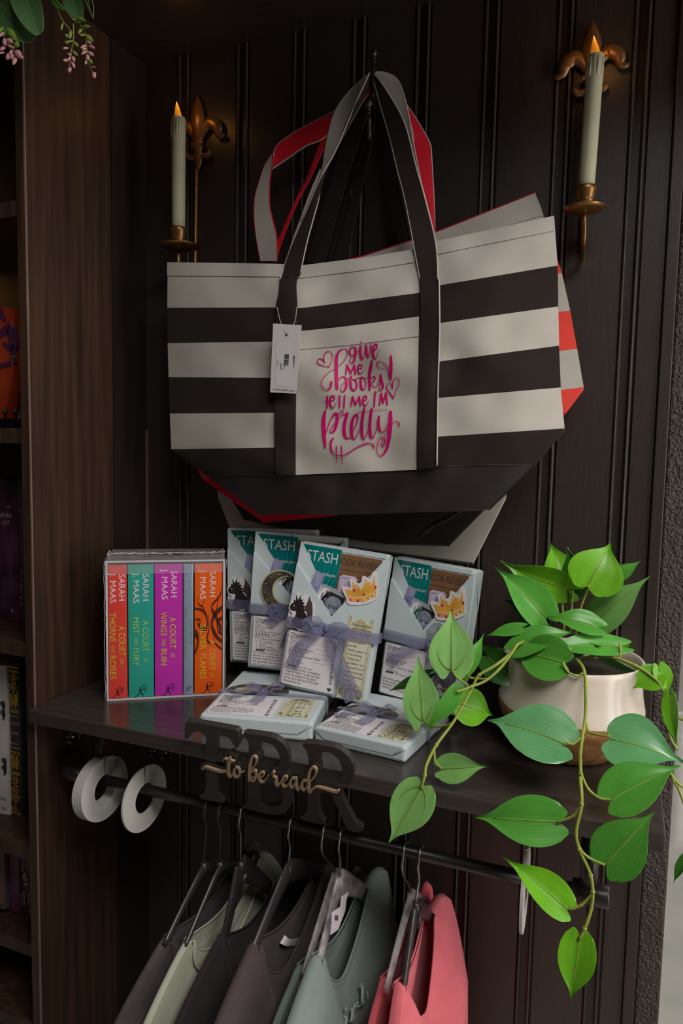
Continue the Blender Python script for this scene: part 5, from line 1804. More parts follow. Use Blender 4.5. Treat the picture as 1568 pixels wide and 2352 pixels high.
SC = [(c_, [(395, 760, 22), (440, 730, 30), (560, 770, 34), (680, 800, 34), (750, 795, 30), (785, 750, 26)]),
      (c_, [(818, 590, 36), (800, 700, 44), (795, 800, 46), (825, 880, 32), (878, 830, 18)]), (c_, [(715, 620, 14), (750, 600, 20), (830, 628, 30), (890, 642, 16)]),
      (c_, [(910, 740, 24), (885, 790, 34), (895, 860, 34), (935, 885, 28), (975, 840, 32), (962, 760, 32), (915, 728, 22)]), (c_, [(960, 830, 16), (1040, 800, 12)]),
      (c_, [(1130, 930, 40), (1130, 780, 46), (1160, 600, 36), (1200, 562, 24), (1240, 600, 28), (1220, 690, 20), (1150, 775, 14)]), (c_, [(1140, 830, 18), (1190, 782, 26), (1230, 805, 36), (1222, 900, 36), (1182, 955, 26), (1165, 900, 16), (1262, 870, 14)]),
      (c_, [(1265, 900, 14), (1350, 860, 20), (1340, 812, 28), (1290, 830, 36), (1278, 900, 38), (1310, 962, 28), (1360, 952, 18), (1420, 862, 12)]),
      (d_, [(45, 640, 16), (62, 592, 18), (85, 620, 20), (62, 662, 18), (110, 700, 32), (112, 760, 38), (138, 820, 32), (185, 750, 16)]),
      (d_, [(190, 760, 14), (280, 712, 20), (268, 672, 28), (225, 692, 36), (208, 760, 38), (232, 828, 28), (280, 820, 18), (325, 760, 14)]),
      (d_, [(410, 702, 30), (360, 705, 26), (332, 780, 40), (360, 850, 28), (405, 782, 20), (420, 702, 24)]), (d_, [(420, 702, 34), (426, 800, 40), (452, 880, 28), (505, 815, 14)]),
      (d_, [(585, 742, 30), (532, 740, 26), (512, 820, 40), (545, 885, 28), (595, 822, 20), (610, 742, 24)]),
      (d_, [(650, 742, 16), (728, 642, 26), (736, 562, 28), (690, 527, 26), (642, 582, 36), (617, 720, 46), (622, 850, 46), (642, 918, 34), (692, 858, 22), (760, 836, 26), (900, 870, 30), (1040, 910, 34), (1085, 895, 32)])]
for nm, m, grow, z0, z1 in (('script_backing', M_sign, 6.4, -STH, .0012), ('wooden_script', M_ply, 0, .0012, .004)):
    mb = MB()
    for fn, st in SC:
        mb.stroke([(*fn(x, y), w_ / S_) for x, y, w_ in st], lambda x, y, l: sgn(x, y, z0 + l), 0, 4, thick=z1 - z0, grow=grow)
    mb.build(nm, m, sign)

# ================================================================ garments on hangers
M_hook = mat('steel_wire', (0.42, 0.38, 0.35), 0.3, metal=1.0)
M_hookdark = mat('dark_wire', (0.1, 0.08, 0.08), 0.35, metal=0.8)
M_plblack = mat('black_plastic', (0.04, 0.034, 0.034), 0.3, spec=0.6)
M_clear = mat('clear_plastic', (0.72, 0.68, 0.68), 0.12, 0.25, 90, alpha=0.42, spec=0.8, bump=.4, bscale=70)


def hanger(label, hook_px, neck_px, near_px, far_px, material, wire, x, broad=.010, size=None, flip=1, thick=.0035):
    """hook over the rail, clip and two tapering arms; all in the plane x"""
    n0 = at_x(*neck_px, x)
    t = thing('clothes_hanger', label, 'hanger', n0, group='clothes hangers on the rail')
    top = RZ + RR + .0022
    mb = MB()
    pts = [V((x, RY + .0105 * flip, RZ - .006))] + [V((x, RY + .0102 * math.cos(a) * flip, RZ + .0102 * math.sin(a))) for a in [PI * k / 8 for k in range(9)]]
    pts += [V((x, RY - .0125 * flip, RZ - .012)), V((x, RY - .006 * flip, RZ - .03)), V((x, n0.y, n0.z + .012)), n0]
    mb.tube(crom(pts, 3), .0016, 8)
    mb.build('hook', wire, t)
    a, b = at_x(*near_px, x), at_x(*far_px, x)
    for nm, e in (('arm', a), ('arm', b)):
        d = e - n0
        mb = MB()
        P = [n0 + V((0, 0, -.004)), n0 + d * .18 + V((0, 0, -.001)), n0 + d * .38, n0 + d * .7 + V((0, 0, .001)), e + d * .12]
        c = crom(P, 4)
        mb.tube(c, [(thick, broad * (1.1 - .55 * i / len(c))) for i in range(len(c))], 10, flat=(1, 0, 0))
        mb.build(nm, material, t)
    mb = MB()
    mb.tube([n0 + V((0, 0, .006)), n0 + V((0, 0, -.016))], .0045, 12)
    mb.build('collar_clip', material, t)
    if size:
        mb = MB()
        q = n0 + V((.0055, .001, -.016))
        mb.box(q.x - .004, q.x, q.y - .006, q.y + .006, q.z - .009, q.z + .012)
        mb.text(size, V((q.x + .0003, q.y - .003, q.z - .003)), (0, 1, 0), (0, 0, 1), .007, 1)
        mb.build('size_marker', [material, M_white], t)
    return t


def garment(name, label, cat, x, nearsh, nearcol, scoop, farcol, farsh, col, thick=.03, zb=.55, rib=.016, group=None, tilt=.10, backdrop=.025, bulge=1.0, near_out=.03, far_out=.03, rough=.9, kind='sweat', seam=0.0, tb=.009):
    """a top hanging edge-on: front and back cloth around the hanger plane x, neckline through the given sight lines"""
    g = lambda p: at_x(p[0], p[1], x)
    ns, nc, sc_, fc, fs = [g(p) for p in (nearsh, nearcol, scoop, farcol, farsh)]
    for p in (fc, fs, sc_):
        p.y = min(p.y, -.045)
    t = thing(name, label, cat, (x, (nc.y + fc.y) / 2, nc.z), group=group)
    # neckline curve and shoulder lines in (y, z, kind) from the near side to the far side
    near_edge = [(ns.y - near_out, ns.z - .16), (ns.y - near_out * .8, ns.z - .07), (ns.y - near_out * .4, ns.z - .02)]
    far_edge = [(min(fs.y + far_out * .2, -.03), fs.z - .02), (min(fs.y + far_out * .7, -.02), fs.z - .08), (min(fs.y + far_out, -.012), fs.z - .2)]
    neck = [(nc.y, nc.z), (nc.y + (sc_.y - nc.y) * .28, nc.z + (sc_.z - nc.z) * .62), (sc_.y, sc_.z), (sc_.y + (fc.y - sc_.y) * .45, sc_.z + (fc.z - sc_.z) * .26), (sc_.y + (fc.y - sc_.y) * .8, sc_.z + (fc.z - sc_.z) * .68), (fc.y, fc.z)]
    sh = [(ns.y, ns.z), (ns.y + (nc.y - ns.y) * .6, ns.z + (nc.z - ns.z) * .66 + .003)]
    top = near_edge + sh + neck + [((fc.y + fs.y) / 2, (fc.z + fs.z) / 2 + .012), (fs.y, fs.z)] + far_edge
    topc = crom(top, 5)
    n = len(topc)
    y0, y1 = ns.y - near_out - .02, min(fs.y + far_out + .01, -.008)
    NV = 18
    R_ = random.Random(int(abs(x) * 1e4))
    phs = [R_.uniform(0, 6.28) for _ in range(4)]

    def sheet(cur, sgn_, drop):
        rows_ = []
        for i in range(NV + 1):
            v = i / NV
            r_ = []
            for k, (y, z) in enumerate(cur):
                u = k / (n - 1)
                yb = y0 + (y1 - y0) * u
                v2 = v ** 1.25
                yy = y + (yb - y) * min(1, v * 1.6)
                zz = z + (zb - z) * v2
                e = max(0, 1 - (2 * u - 1) ** 4) ** 1.3
                depth = max(0, z - zz) + (.15 * max(0, nc.z + .02 - z) if sgn_ > 0 else 0)
                th = (.004 + (thick if sgn_ > 0 else tb) * min(1, depth / .11) ** .7) * (e ** .5) * bulge
                fold = (.006 if sgn_ > 0 else .001) * min(1, depth / .12) * (math.sin(15 * u + phs[0] + 3 * v) * .6 + math.sin(29 * u + phs[1] - 4 * v) * .35) * e
                r_.append(V((x + sgn_ * (th + fold) + tilt * max(0, nc.z + .02 - zz) * .35, min(yy, -.006), zz)))
            rows_.append(r_)
        return rows_
    fr = sheet(topc, 1, 0)
    # back neckline rides much higher
    i0, i1 = len(near_edge) + len(sh), len(near_edge) + len(sh) + len(neck) - 1
    k0, k1 = i0 * 5, i1 * 5
    backc = []
    for k, (y, z) in enumerate(topc):
        if k0 <= k <= k1:
            f = (k - k0) / (k1 - k0)
            yy = nc.y + (fc.y - nc.y) * f
            zz = nc.z + (fc.z - nc.z) * f - backdrop * math.sin(PI * f)
            backc.append((yy, zz))
        else:
            backc.append((y, z))
    bk = sheet(backc, -1, 0)
    mb = MB()
    mb.grid(fr)
    mb.grid([r[::-1] for r in bk])
    # over the shoulders and down the sides
    for rng in (range(0, k0), range(k1, n - 1)):
        for k in rng:
            mb.grid([[bk[0][k], bk[0][k + 1]], [(bk[0][k] + fr[0][k]) / 2 + V((0, 0, .004)), (bk[0][k + 1] + fr[0][k + 1]) / 2 + V((0, 0, .004))], [fr[0][k], fr[0][k + 1]]])
    body = mb.build('body', col, t)
    # ribbed collar, front and back
    mb = MB()
    NR = 5
    frn = fr[0][k0:k1 + 1]
    bkn = bk[0][k0:k1 + 1]
    cen = V((0, (nc.y + fc.y) / 2, (nc.z + fc.z) / 2 + .02))
    for line, s_, up in ((frn, 1, 1), (bkn, -1, 1)):
        rows_ = []
        for q in range(NR + 1):
            f = q / NR
            rr = []
            for k, p in enumerate(line):
                a, b = line[max(0, k - 1)], line[min(len(line) - 1, k + 1)]
                d = b - a
                nn = V((0, -d.z, d.y)).normalized()      # inward normal in the plane
                if nn.dot(cen - V((0, p.y, p.z))) < 0:
                    nn = -nn
                nn = nn * min(1, .25 + 4 * k / len(line), .25 + 4 * (len(line) - 1 - k) / len(line))
                rr.append(p - nn * rib * (1 - f) * .85 + nn * rib * .15 * f + V((s_ * (.0018 + .0016 * math.sin(PI * f)) * 1.0, 0, 0)))
            rows_.append(rr)
        mb.grid(rows_ if s_ > 0 else [r[::-1] for r in rows_])
        mb.tube(rows_[-1], .0013, 6)
        mb.tube([p + V((s_ * .0005, 0, 0)) for p in rows_[0]], .0008, 5)
    mb.build('collar', col, t)
    if seam:
        mb = MB()
        cur = []
        for k, p in enumerate(frn):
            f = k / (len(frn) - 1)
            a, b = frn[max(0, k - 1)], frn[min(len(frn) - 1, k + 1)]
            nn = V((0, -(b - a).z, (b - a).y)).normalized()
            if nn.z < 0:
                nn = -nn
            cur.append(p - nn * seam * math.sin(PI * f) ** .7 + V((.004 + .004 * math.sin(PI * f), 0, 0)))
        mb.tube(cur, .0016, 6)
        mb.build('collar_seam', col, t)
    return t, fr, (k0, k1), (nc, fc)


def cloth(name, col, **k):
    return mat(name, col, 0.95, 0.06, 25, 0.25, 700, sheen=0.08, spec=0.1, **k)


M_char = mat('washed_charcoal_fleece', (0.11, 0.085, 0.085), 0.95, 0.3, 14, 0.3, 500, sheen=.15, spec=.1)
M_sage = cloth('sage_fleece', (0.55, 0.57, 0.44))
M_tee1 = cloth('black_jersey', (0.042, 0.034, 0.035))
M_tee2 = cloth('dark_brown_jersey', (0.085, 0.063, 0.063))
M_teal2 = cloth('grey_green_fleece', (0.25, 0.31, 0.285))
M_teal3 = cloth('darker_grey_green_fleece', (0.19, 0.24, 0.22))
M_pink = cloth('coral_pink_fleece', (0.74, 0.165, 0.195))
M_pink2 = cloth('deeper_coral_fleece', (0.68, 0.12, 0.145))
M_mag = mat('magenta_neck_print', (0.8, 0.02, 0.5), 0.5)
GG = 'tops on the clothes rail'

px_ = lambda p: at_y(p[0], p[1], RY).x
x1, x2, x3, x4 = px_((477, 1850)), px_((508, 1857)), px_((556, 1866)), px_((668, 1890))
x5, x6, x7, x8 = px_((757, 1910)), px_((776, 1914)), px_((938, 1952)), px_((956, 1956))

garment('sweatshirt', 'washed charcoal sweatshirt at the left end of the rail', 'sweatshirt', x1 - .005, (262, 2356), (384, 2152), (448, 2166), (562, 1958), (598, 1948), M_char, rib=.022, thick=.009, group=GG)
hanger('black plastic hanger with clip wire inside the charcoal sweatshirt', (477, 1850), (468, 1990), (388, 2150), (545, 2010), M_plblack, M_hookdark, x1 + .002, .008, thick=.003)
garment('sweatshirt', 'sage green sweatshirt second from the left on the rail', 'sweatshirt', x2, (329, 2356), (432, 2160), (478, 2170), (592, 1966), (640, 1985), M_sage, rib=.024, thick=.010, group=GG, seam=.024)
hanger('dark wire hanger carrying the sage green sweatshirt', (508, 1857), (505, 1988), (432, 2158), (590, 1985), M_plblack, M_hookdark, x2 + .002, .006, thick=.003)
garment('t_shirt', 'black t-shirt with pink neck print between the sage top and the brown-black one', 't-shirt', x3, (400, 2356), (508, 2152), (546, 2214), (640, 2030), (690, 2040), M_tee1, rib=.012, thick=.016, group=GG)
hanger('broad black plastic hanger marked M holding the black t-shirt', (552, 1864), (553, 1988), (517, 2150), (612, 2035), M_plblack, M_hook, x3 + .002, .017, 'M')
g4, fr4, kk4, _ = garment('t_shirt', 'brown-black t-shirt with a pale neck tag in the middle of the rail', 't-shirt', x4, (493, 2356), (583, 2168), (634, 2222), (730, 2003), (790, 1992), M_tee2, rib=.016, thick=.016, group=GG)
hanger('broad black plastic hanger in the brown-black t-shirt', (668, 1890), (662, 1996), (590, 2165), (735, 2000), M_plblack, M_hook, x4 + .002, .016)
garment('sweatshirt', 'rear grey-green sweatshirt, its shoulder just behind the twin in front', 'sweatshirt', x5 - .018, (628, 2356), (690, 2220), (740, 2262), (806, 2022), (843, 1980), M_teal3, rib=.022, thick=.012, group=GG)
g6, fr6, kk6, _ = garment('sweatshirt', 'front grey-green sweatshirt with pale lettering across its chest', 'sweatshirt', x6 + .004, (660, 2356), (724, 2197), (758, 2243), (832, 2040), (874, 1998), M_teal2, rib=.026, thick=.034, group=GG, seam=.028)
hanger('rear clear plastic hanger of the grey-green pair', (757, 1910), (768, 2015), (705, 2215), (818, 2035), M_clear, M_hook, x5 - .006, .015)
hanger('front clear plastic hanger of the grey-green pair with a paper sticker', (776, 1914), (780, 2022), (735, 2200), (836, 2050), M_clear, M_hook, x6 + .006, .017)
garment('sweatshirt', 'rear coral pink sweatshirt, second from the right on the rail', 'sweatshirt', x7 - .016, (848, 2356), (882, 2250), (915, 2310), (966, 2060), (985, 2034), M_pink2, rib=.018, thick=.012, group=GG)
g8, fr8, kk8, _ = garment('sweatshirt', 'front coral pink sweatshirt at the right end of the rail', 'sweatshirt', x8 + .004, (895, 2358), (914, 2262), (945, 2318), (984, 2096), (1018, 2062), M_pink, rib=.018, thick=.04, group=GG)
hanger('clear plastic hanger in the rear coral pink sweatshirt', (938, 1952), (942, 2062), (893, 2250), (980, 2080), M_clear, M_hook, x7 - .004, .014)
hanger('black plastic hanger marked S in the front coral pink sweatshirt', (956, 1956), (955, 2082), (928, 2262), (990, 2105), M_plblack, M_hook, x8 + .006, .013, 'S')

# pale lettering on the front grey-green sweatshirt
M_mint = mat('mint_print', (0.5, 0.68, 0.6), 0.6)
q0 = at_x(775, 2352, x6 + .055)


def onfr(fr, px, py, lift=.003):
    """point of a garment's front cloth under a sight line (nearest grid vertex gives the x)"""
    d = ray(px, py).normalized()
    ds = sorted((((p - CAM) - d * (p - CAM).dot(d)).length, p.x) for r in fr for p in r)[:14]
    ws_ = [1 / (e + .008) for e, _ in ds]
    return at_x(px, py, sum(w_ * q[1] for w_, q in zip(ws_, ds)) / sum(ws_) + lift)


mb = MB()
k_ = 360 / 1568
for st in ([(1000, 1400, 20), (1010, 1440, 20), (1010, 1590, 22), (1035, 1560, 10)], [(985, 1420, 10), (1012, 1395, 18)], [(970, 1620, 12), (1010, 1595, 16), (1040, 1560, 12)],
           [(1060, 1470, 8), (1066, 1530, 8)],
           [(905, 1640, 14), (912, 1690, 24), (900, 1760, 20)], [(912, 1660, 14), (945, 1600, 20), (965, 1580, 16)], [(885, 1770, 10), (915, 1745, 14), (940, 1730, 8)],
           [(845, 1650, 16), (850, 1620, 10)], [(830, 1720, 16), (850, 1735, 22), (842, 1800, 22)], [(815, 1830, 10), (850, 1790, 14)]):
    mb.stroke([(600 + a * k_, 1940 + b * k_, c * k_ * 1.3) for a, b, c in st], lambda x, y, l: onfr(fr6, x, y, .0045), 0, 4)
mb.build('chest_print', M_mint, g6)
# magenta neck prints and woven tags
for gx, spots, par in ((x4, ((640, 2190), (652, 2205)), g4),):
    mb = MB()
    for st in ([(130, 1155, 6), (175, 1040, 8), (150, 1120, 5), (195, 1050, 8), (185, 1100, 5)], [(170, 1140, 6), (215, 1080, 7), (240, 1030, 5)], [(275, 920, 5), (292, 898, 6)]):
        mb.stroke([(600 + a * k_, 1940 + b * k_, c * k_) for a, b, c in st], lambda x, y, l: at_x(x, y, gx - .006), 0, 4)
    mb.build('neck_print', M_mag, par)
    mb = MB()
    a = crom([(185, 985), (250, 1015), (330, 1010), (420, 990), (480, 1010)], 5)
    b = crom([(232, 905), (290, 945), (360, 930), (430, 925), (500, 930)], 5)
    mb.grid([[at_x(600 + p[0] * k_, 1940 + p[1] * k_, gx - .002 + .004 * math.sin(i * .4)) for i, p in enumerate(l)] for l in (a, b)])
    mb.build('neck_tag', M_label, par)
# paper sticker on the front clear hanger
st_ = thing('paper_tag', 'white paper price sticker with a small barcode on the clear hanger', 'price tag', at_x(772, 2080, x6 + .02))
mb = MB()
stp = [(800, 520), (878, 470), (850, 560), (840, 660), (770, 850), (690, 905), (705, 790), (705, 680), (790, 620)]
mb.slab([at_x(600 + a * k_, 1940 + b * k_, x6 + .0215) for a, b in stp], (-.0006, 0, 0))
for k in range(6):
    mb.poly([at_x(600 + (735 + 6 * k) * k_, 1940 + (705 + d) * k_, x6 + .0219) for d in (0, 55)] + [at_x(600 + (738 + 6 * k) * k_, 1940 + (705 + d) * k_, x6 + .0219) for d in (55, 0)], 1)
mb.build('tag_paper', [mat('lilac_white_paper', (0.66, 0.58, 0.64), 0.6), M_print], st_)

# ================================================================ things in the bookcase at the left edge
def shelf_book(label, px0, px1, py_top, z, y, col, dep=.14, texts=(), emblem=None, mats=(), lean=0.0):
    """upright book standing on a bookcase shelf, spine to the front between two pixel columns"""
    a = at_y(px0, py_top, y)
    b = at_y(px1, py_top, y)
    h = (a.z + b.z) / 2 - z
    M = Matrix.Translation((a.x, y, z + .0004)) @ Matrix.Rotation(lean, 4, 'Y')
    t = thing('hardback_book', label, 'book', M=M, group='books in the bookcase')
    W_ = b.x - a.x
    mb = MB()
    n = 6
    mb.grid([[V((W_ * k / n, .002 - .002 * math.sin(PI * k / n), zz)) for k in range(n + 1)] for zz in (0, h)], 0)
    mb.box(0, .0015, .002, dep, 0, h)
    mb.box(W_ - .0015, W_, .002, dep, 0, h)
    for (s, u, v0, v1, cap, mi, down) in texts:
        if down:
            mb.text(s, V((u * W_ - cap / 2, -.0006, h * (1 - v0))), (0, 0, -1), (1, 0, 0), cap, mi, length=(v1 - v0) * h)
        else:
            mb.text(s, V((u * W_, -.0006, h * (1 - v0))), (1, 0, 0), (0, 0, 1), cap, mi, align=.5)
    if emblem:
        emblem(mb, W_, h)
    mb.build('cover', [col] + list(mats), t, local=True)
    mb = MB()
    mb.box(.0016, W_ - .0016, .004, dep - .003, .003, h - .003)
    mb.build('page_block', M_page, t, local=True)
    return t


M_gilt = mat('gilt', (0.55, 0.38, 0.06), 0.35, 0.2, 80, metal=.6)
M_plum = mat('plum_cover', (0.075, 0.018, 0.05), 0.4, 0.5, 20)
M_dkcover = mat('black_cover', (0.03, 0.024, 0.024), 0.5)
M_greytxt = mat('grey_lettering', (0.4, 0.34, 0.36), 0.6)
M_purp = mat('purple_lettering', (0.36, 0.06, 0.34), 0.5)
M_orng = mat('orange_lettering', (0.6, 0.2, 0.02), 0.5)
M_bkgrey = mat('grey_plum_cover', (0.12, 0.085, 0.085), 0.5, 0.1)
M_bkpurp = mat('dark_purple_cover', (0.10, 0.035, 0.065), 0.45, 0.1)
M_bkdeep = mat('deep_purple_cover', (0.06, 0.022, 0.045), 0.45, 0.1)
M_whitecover = mat('white_cover', (0.55, 0.52, 0.5), 0.5)


def goldband(mb, W_, h):
    def f(x, y, l):
        return V((x * W_, -.0007, (1 - y) * h))
    for v in (.02, .045, .175, .185, .30, .31, .575, .585, .71, .72, .865, .875, .975, .985):
        mb.stroke([(.08, v, .012), (.95, v, .012)], lambda x, y, l: V((x * W_, -.0007, (1 - y) * h)), 1, 2)
    for v0, v1 in ((.06, .165), (.735, .85), (.885, .965)):
        c = (v0 + v1) / 2
        for k in range(8):
            a = 2 * PI * k / 8
            pts = [(.5 + .16 * math.cos(a), c + .18 * (v1 - v0) * math.sin(a), .03), (.5 + .4 * math.cos(a + .3), c + .42 * (v1 - v0) * math.sin(a + .3), .04), (.5 + .3 * math.cos(a + .7), c + .4 * (v1 - v0) * math.sin(a + .7), .02)]
            mb.stroke(pts, lambda x, y, l: V((x * W_, -.0007, (1 - y) * h)), 1, 3)
        mb.ball((W_ * .5, -.0005, (1 - c) * h), (.0022, .0004, .004), 8, 3)
    for v in (.235, .645):
        for s_ in (-1, 1):
            mb.stroke([(.5, v + .01, .03), (.5 + s_ * .2, v - .012, .12), (.5 + s_ * .42, v - .004, .02)], lambda x, y, l: V((x * W_, -.0007, (1 - y) * h)), 1, 4)


S2, S3, S4, S5 = SZ[1], SZ[2], SZ[3], SZ[4]
shelf_book('dark plum hardback with pale title on its spine, upper of the shelved books', -14, 36, 1101, S3, -.175, M_plum, texts=[('THE', .62, .2, 0, .0042, 1, False), ('NEVER', .5, .265, 0, .0066, 1, False), ('LIST', .55, .315, 0, .0062, 1, False), ('JADE PRESLEY', .72, .5, .8, .0045, 2, True), ('R', .75, .935, 0, .007, 1, False)], mats=[M_greytxt, M_bkgrey])
shelf_book('thin dark book with gold marks beside the plum hardback, against the side panel', 38.5, 49, 1103, S3, -.19, M_dkcover, texts=[('S', .5, .22, 0, .005, 1, False), ('VEIL', .5, .6, .9, .003, 1, True)], mats=[M_gilt])
shelf_book('white book beside the black and gold one on the middle bookcase shelf', -30, 12, 1527, S4, -.205, M_whitecover, texts=[('BIND', .75, .9, 0, .004, 1, False), ('RISE', .78, .965, 0, .004, 1, False)],
           emblem=lambda mb, W_, h: [mb.stroke([(.7, v, .02), (.95, v + .01, .05), (.8, v + .04, .02)], lambda x, y, l: V((x * W_, -.0007, (1 - y) * h)), 1, 3) for v in (.25, .31, .63, .68)], mats=[M_print])
shelf_book('black hardback with ornate gold bands on the middle bookcase shelf', 17.5, 42, 1526, S4, -.2, M_dkcover, texts=[('Wrath of', .5, .345, 0, .003, 2, False), ('BLOOD', .5, .395, 0, .005, 2, False), ('&', .5, .425, 0, .004, 3, False), ('ROSES', .5, .46, 0, .005, 2, False), ('Ronnie', .5, .525, 0, .0042, 2, False), ('Simmerlee', .5, .552, 0, .0042, 2, False)], emblem=goldband, mats=[M_gilt, M_greytxt, mat('small_red_mark', (.5, .02, .05), .5)])
shelf_book('grey plum paperback with orange author name on the lower bookcase shelf', -12, 7, 1940, S5 + .115, -.2, M_bkgrey, texts=[('CHELSEY ANN TOMPKINS', .6, .42, .92, .005, 1, True)], mats=[M_orng], lean=.0)
shelf_book('dark purple paperback with violet lettering on the lower bookcase shelf', 13, 40, 1945, S5 + .108, -.19, M_bkpurp, texts=[('CURSE & SPINDLE', .5, .02, .5, .0065, 1, True), ('CHELSEY ANN TOMPKINS', .5, .55, .93, .005, 1, True)], mats=[M_purp])
shelf_book('deep purple book with grey and orange lettering against the side panel', 41, 73, 1950, S5 + .105, -.185, M_bkdeep, texts=[('BEYOND THE VEIL', .3, .03, .36, .0062, 1, True), ('WHAT LIES', .72, .08, .3, .006, 2, True), ('WOODS', .32, .64, .86, .0085, 1, True), ('HARPER L.', .74, .64, .85, .005, 1, True), ('B', .8, .955, 0, .009, 2, False)], mats=[M_greytxt, M_orng],
           emblem=lambda mb, W_, h: [mb.stroke([(.35, .42, .06), (.55, .4, .1), (.5, .47, .08), (.35, .5, .06), (.6, .52, .05)], lambda x, y, l: V((x * W_, -.0007, (1 - y) * h)), 1, 4)])
# riser the lower books stand on
mb = MB()
za = S5 + .1045
mb.box(-1.2, XL - .0170, -.235, -.02, za - .02, za)
mb.build('shelf', M_walnut, bc)
S5b = za

# face-out book on an easel, and a printed card behind it
M_fire = mat('fiery_orange_cover', (0.5, 0.07, 0.012), 0.4, 0.5, 9, col2=(0.3, 0.02, 0.012))
fb = at_y(-40, 985, -.2)
cov = thing('display_book', 'orange and purple book displayed cover out on a black easel in the bookcase', 'book', (fb.x, -.2, S2))
mb = MB()
YB = -.195
out = [(-60, 712), (18, 705), (32, 720), (33, 840), (10, 960), (-60, 968)]
mb.slab([at_y(x, y, YB) for x, y in out], (0, .02, 0))
for st in ([(0, 770, 14), (20, 755, 24), (30, 775, 26), (26, 800, 18), (10, 790, 10)], [(28, 800, 14), (30, 830, 16), (14, 838, 10), (-4, 842, 14)], [(-4, 715, 20), (10, 735, 8)]):
    mb.stroke(st, lambda x, y, l: at_y(x, y, YB - .0008), 1, 4)
mb.text('S', at_y(26, 752, YB - .0012), (1, 0, 0), (0, 0, 1), .008, 2)
mb.text('T', at_y(20, 843, YB - .0012), (1, 0, 0), (0, 0, 1), .017, 3)
mb.build('cover', [M_fire, mat('dark_violet_figure', (0.09, 0.02, 0.07), .5), M_greytxt, M_gilt], cov)
card = thing('page_card', 'peach printed page standing behind the orange display book in the bookcase', 'card', at_y(30, 940, -.15))
mb = MB()
mb.slab([at_y(x, y, -.15) for x, y in ((2, 962), (34, 842), (44, 852), (46, 962))], (0, .001, 0))
for k in range(10):
    mb.stroke([(22 - k * .8 + random.random() * 2, 890 + 6 * k, 1.3), (30 + random.random() * 3, 891 + 6 * k, 1.3)], lambda x, y, l: at_y(x, y, -.1505), 1, 2)
    mb.stroke([(34, 888 + 6 * k, 1.2), (36, 889 + 6 * k, 1.2)], lambda x, y, l: at_y(x, y, -.1505), 1, 2)
mb.build('page', [mat('peach_paper', (0.62, 0.32, 0.15), .7), M_print], card)
ea = thing('book_easel', 'small black wire easel holding the orange display book', 'easel', at_z(12, 975, S2) if False else at_y(12, 980, -.215))
for x in (11, 36):
    b0 = at_y(x + 1, 981, -.2)
    b0.z = S2 + .006
    mb = MB()
    mb.tube(crom([at_y(x, 946, -.222), at_y(x + .5, 960, -.218), b0, b0 + V((0, .03, 0)), b0 + V((0, .06, .004)), b0 + V((0, .085, .05))], 5), .0018, 8)
    mb.ball(at_y(x, 946, -.222), .0042, 10)
    mb.build('easel_leg', M_iron, ea)
# warm strip light inside the bookcase
led = thing('strip_light', 'warm light strip under a bookcase shelf out at the left edge', 'light', (-1.1, -.05, SZ[0] - .03))
mb = MB()
mb.box(-1.5, -1.16, -.06, -.045, SZ[0] - .028, SZ[0] - .0225)
mb.build('diffuser', mat('warm_diffuser', (1, .55, .2), .5, emit=2.0), led)
area('bookcase_glow', (-1.34, -.07, SZ[0] - .032), (-1.0, -.15, S2 + .1), .3, .03, .2, (1, .42, .12))
area('bookcase_glow', (-1.34, -.08, SZ[0] + .2), (-1.05, -.02, SZ[0] + .1), .2, .03, .03, (1, .5, .12))

# ---------------------------------------------------------------- flowering garland hanging in at the top left
M_eu = leaf_mat('dull_garland_leaf', (0.06, 0.14, 0.045), (0.1, 0.2, 0.06), rough=.5)
M_gleaf = mat('small_green_leaf', (0.2, 0.3, 0.04), 0.5, 0.15, 60)
M_bud = mat('dusty_pink_blossom', (0.6, 0.3, 0.27), 0.6, 0.2, 60, col2=(0.55, 0.24, 0.3))
M_stem = mat('green_stem', (0.17, 0.22, 0.05), 0.5)
gar = thing('leaf_garland', 'leafy garland tucked along the top of the bookcase at the upper left corner', 'garland', at_y(60, 0, -.3))


def gleaf(base, tip, w_, y, m, roll=0.0, rounded=False):
    n0 = len(bpy.data.objects)
    global plant
    keep = plant
    plant = gar
    o = leaf(base, y, tip, y - .01, w_, m, roll=roll, lobe=.02, bend=.06, rounded=rounded)
    plant = keep
    return o


gleaf((-40, -30), (62, 74), 96, -.33, M_eu, 0, True)
gleaf((40, -50), (82, 66), 66, -.335, M_eu, .2, True)
gleaf((158, -30), (178, 42), 44, -.31, M_eu, 0, True)
gleaf((112, -5), (157, 29), 14, -.325, M_L2, .4)
gleaf((15, 62), (40, 98), 24, -.33, M_L2)
gleaf((196, -10), (209, 40), 10, -.30, M_eu, .6)
mb = MB()
for pts in ([(-60, -5), (60, -20), (160, -15), (235, -30)], [(200, -20), (214, 10), (214, 42)], [(185, -20), (205, 20), (213, 40)]):
    mb.tube([at_y(x, y, -.315) for x, y in crom(pts, 5)], .0007, 6)
mb.build('stem', M_stem, gar)


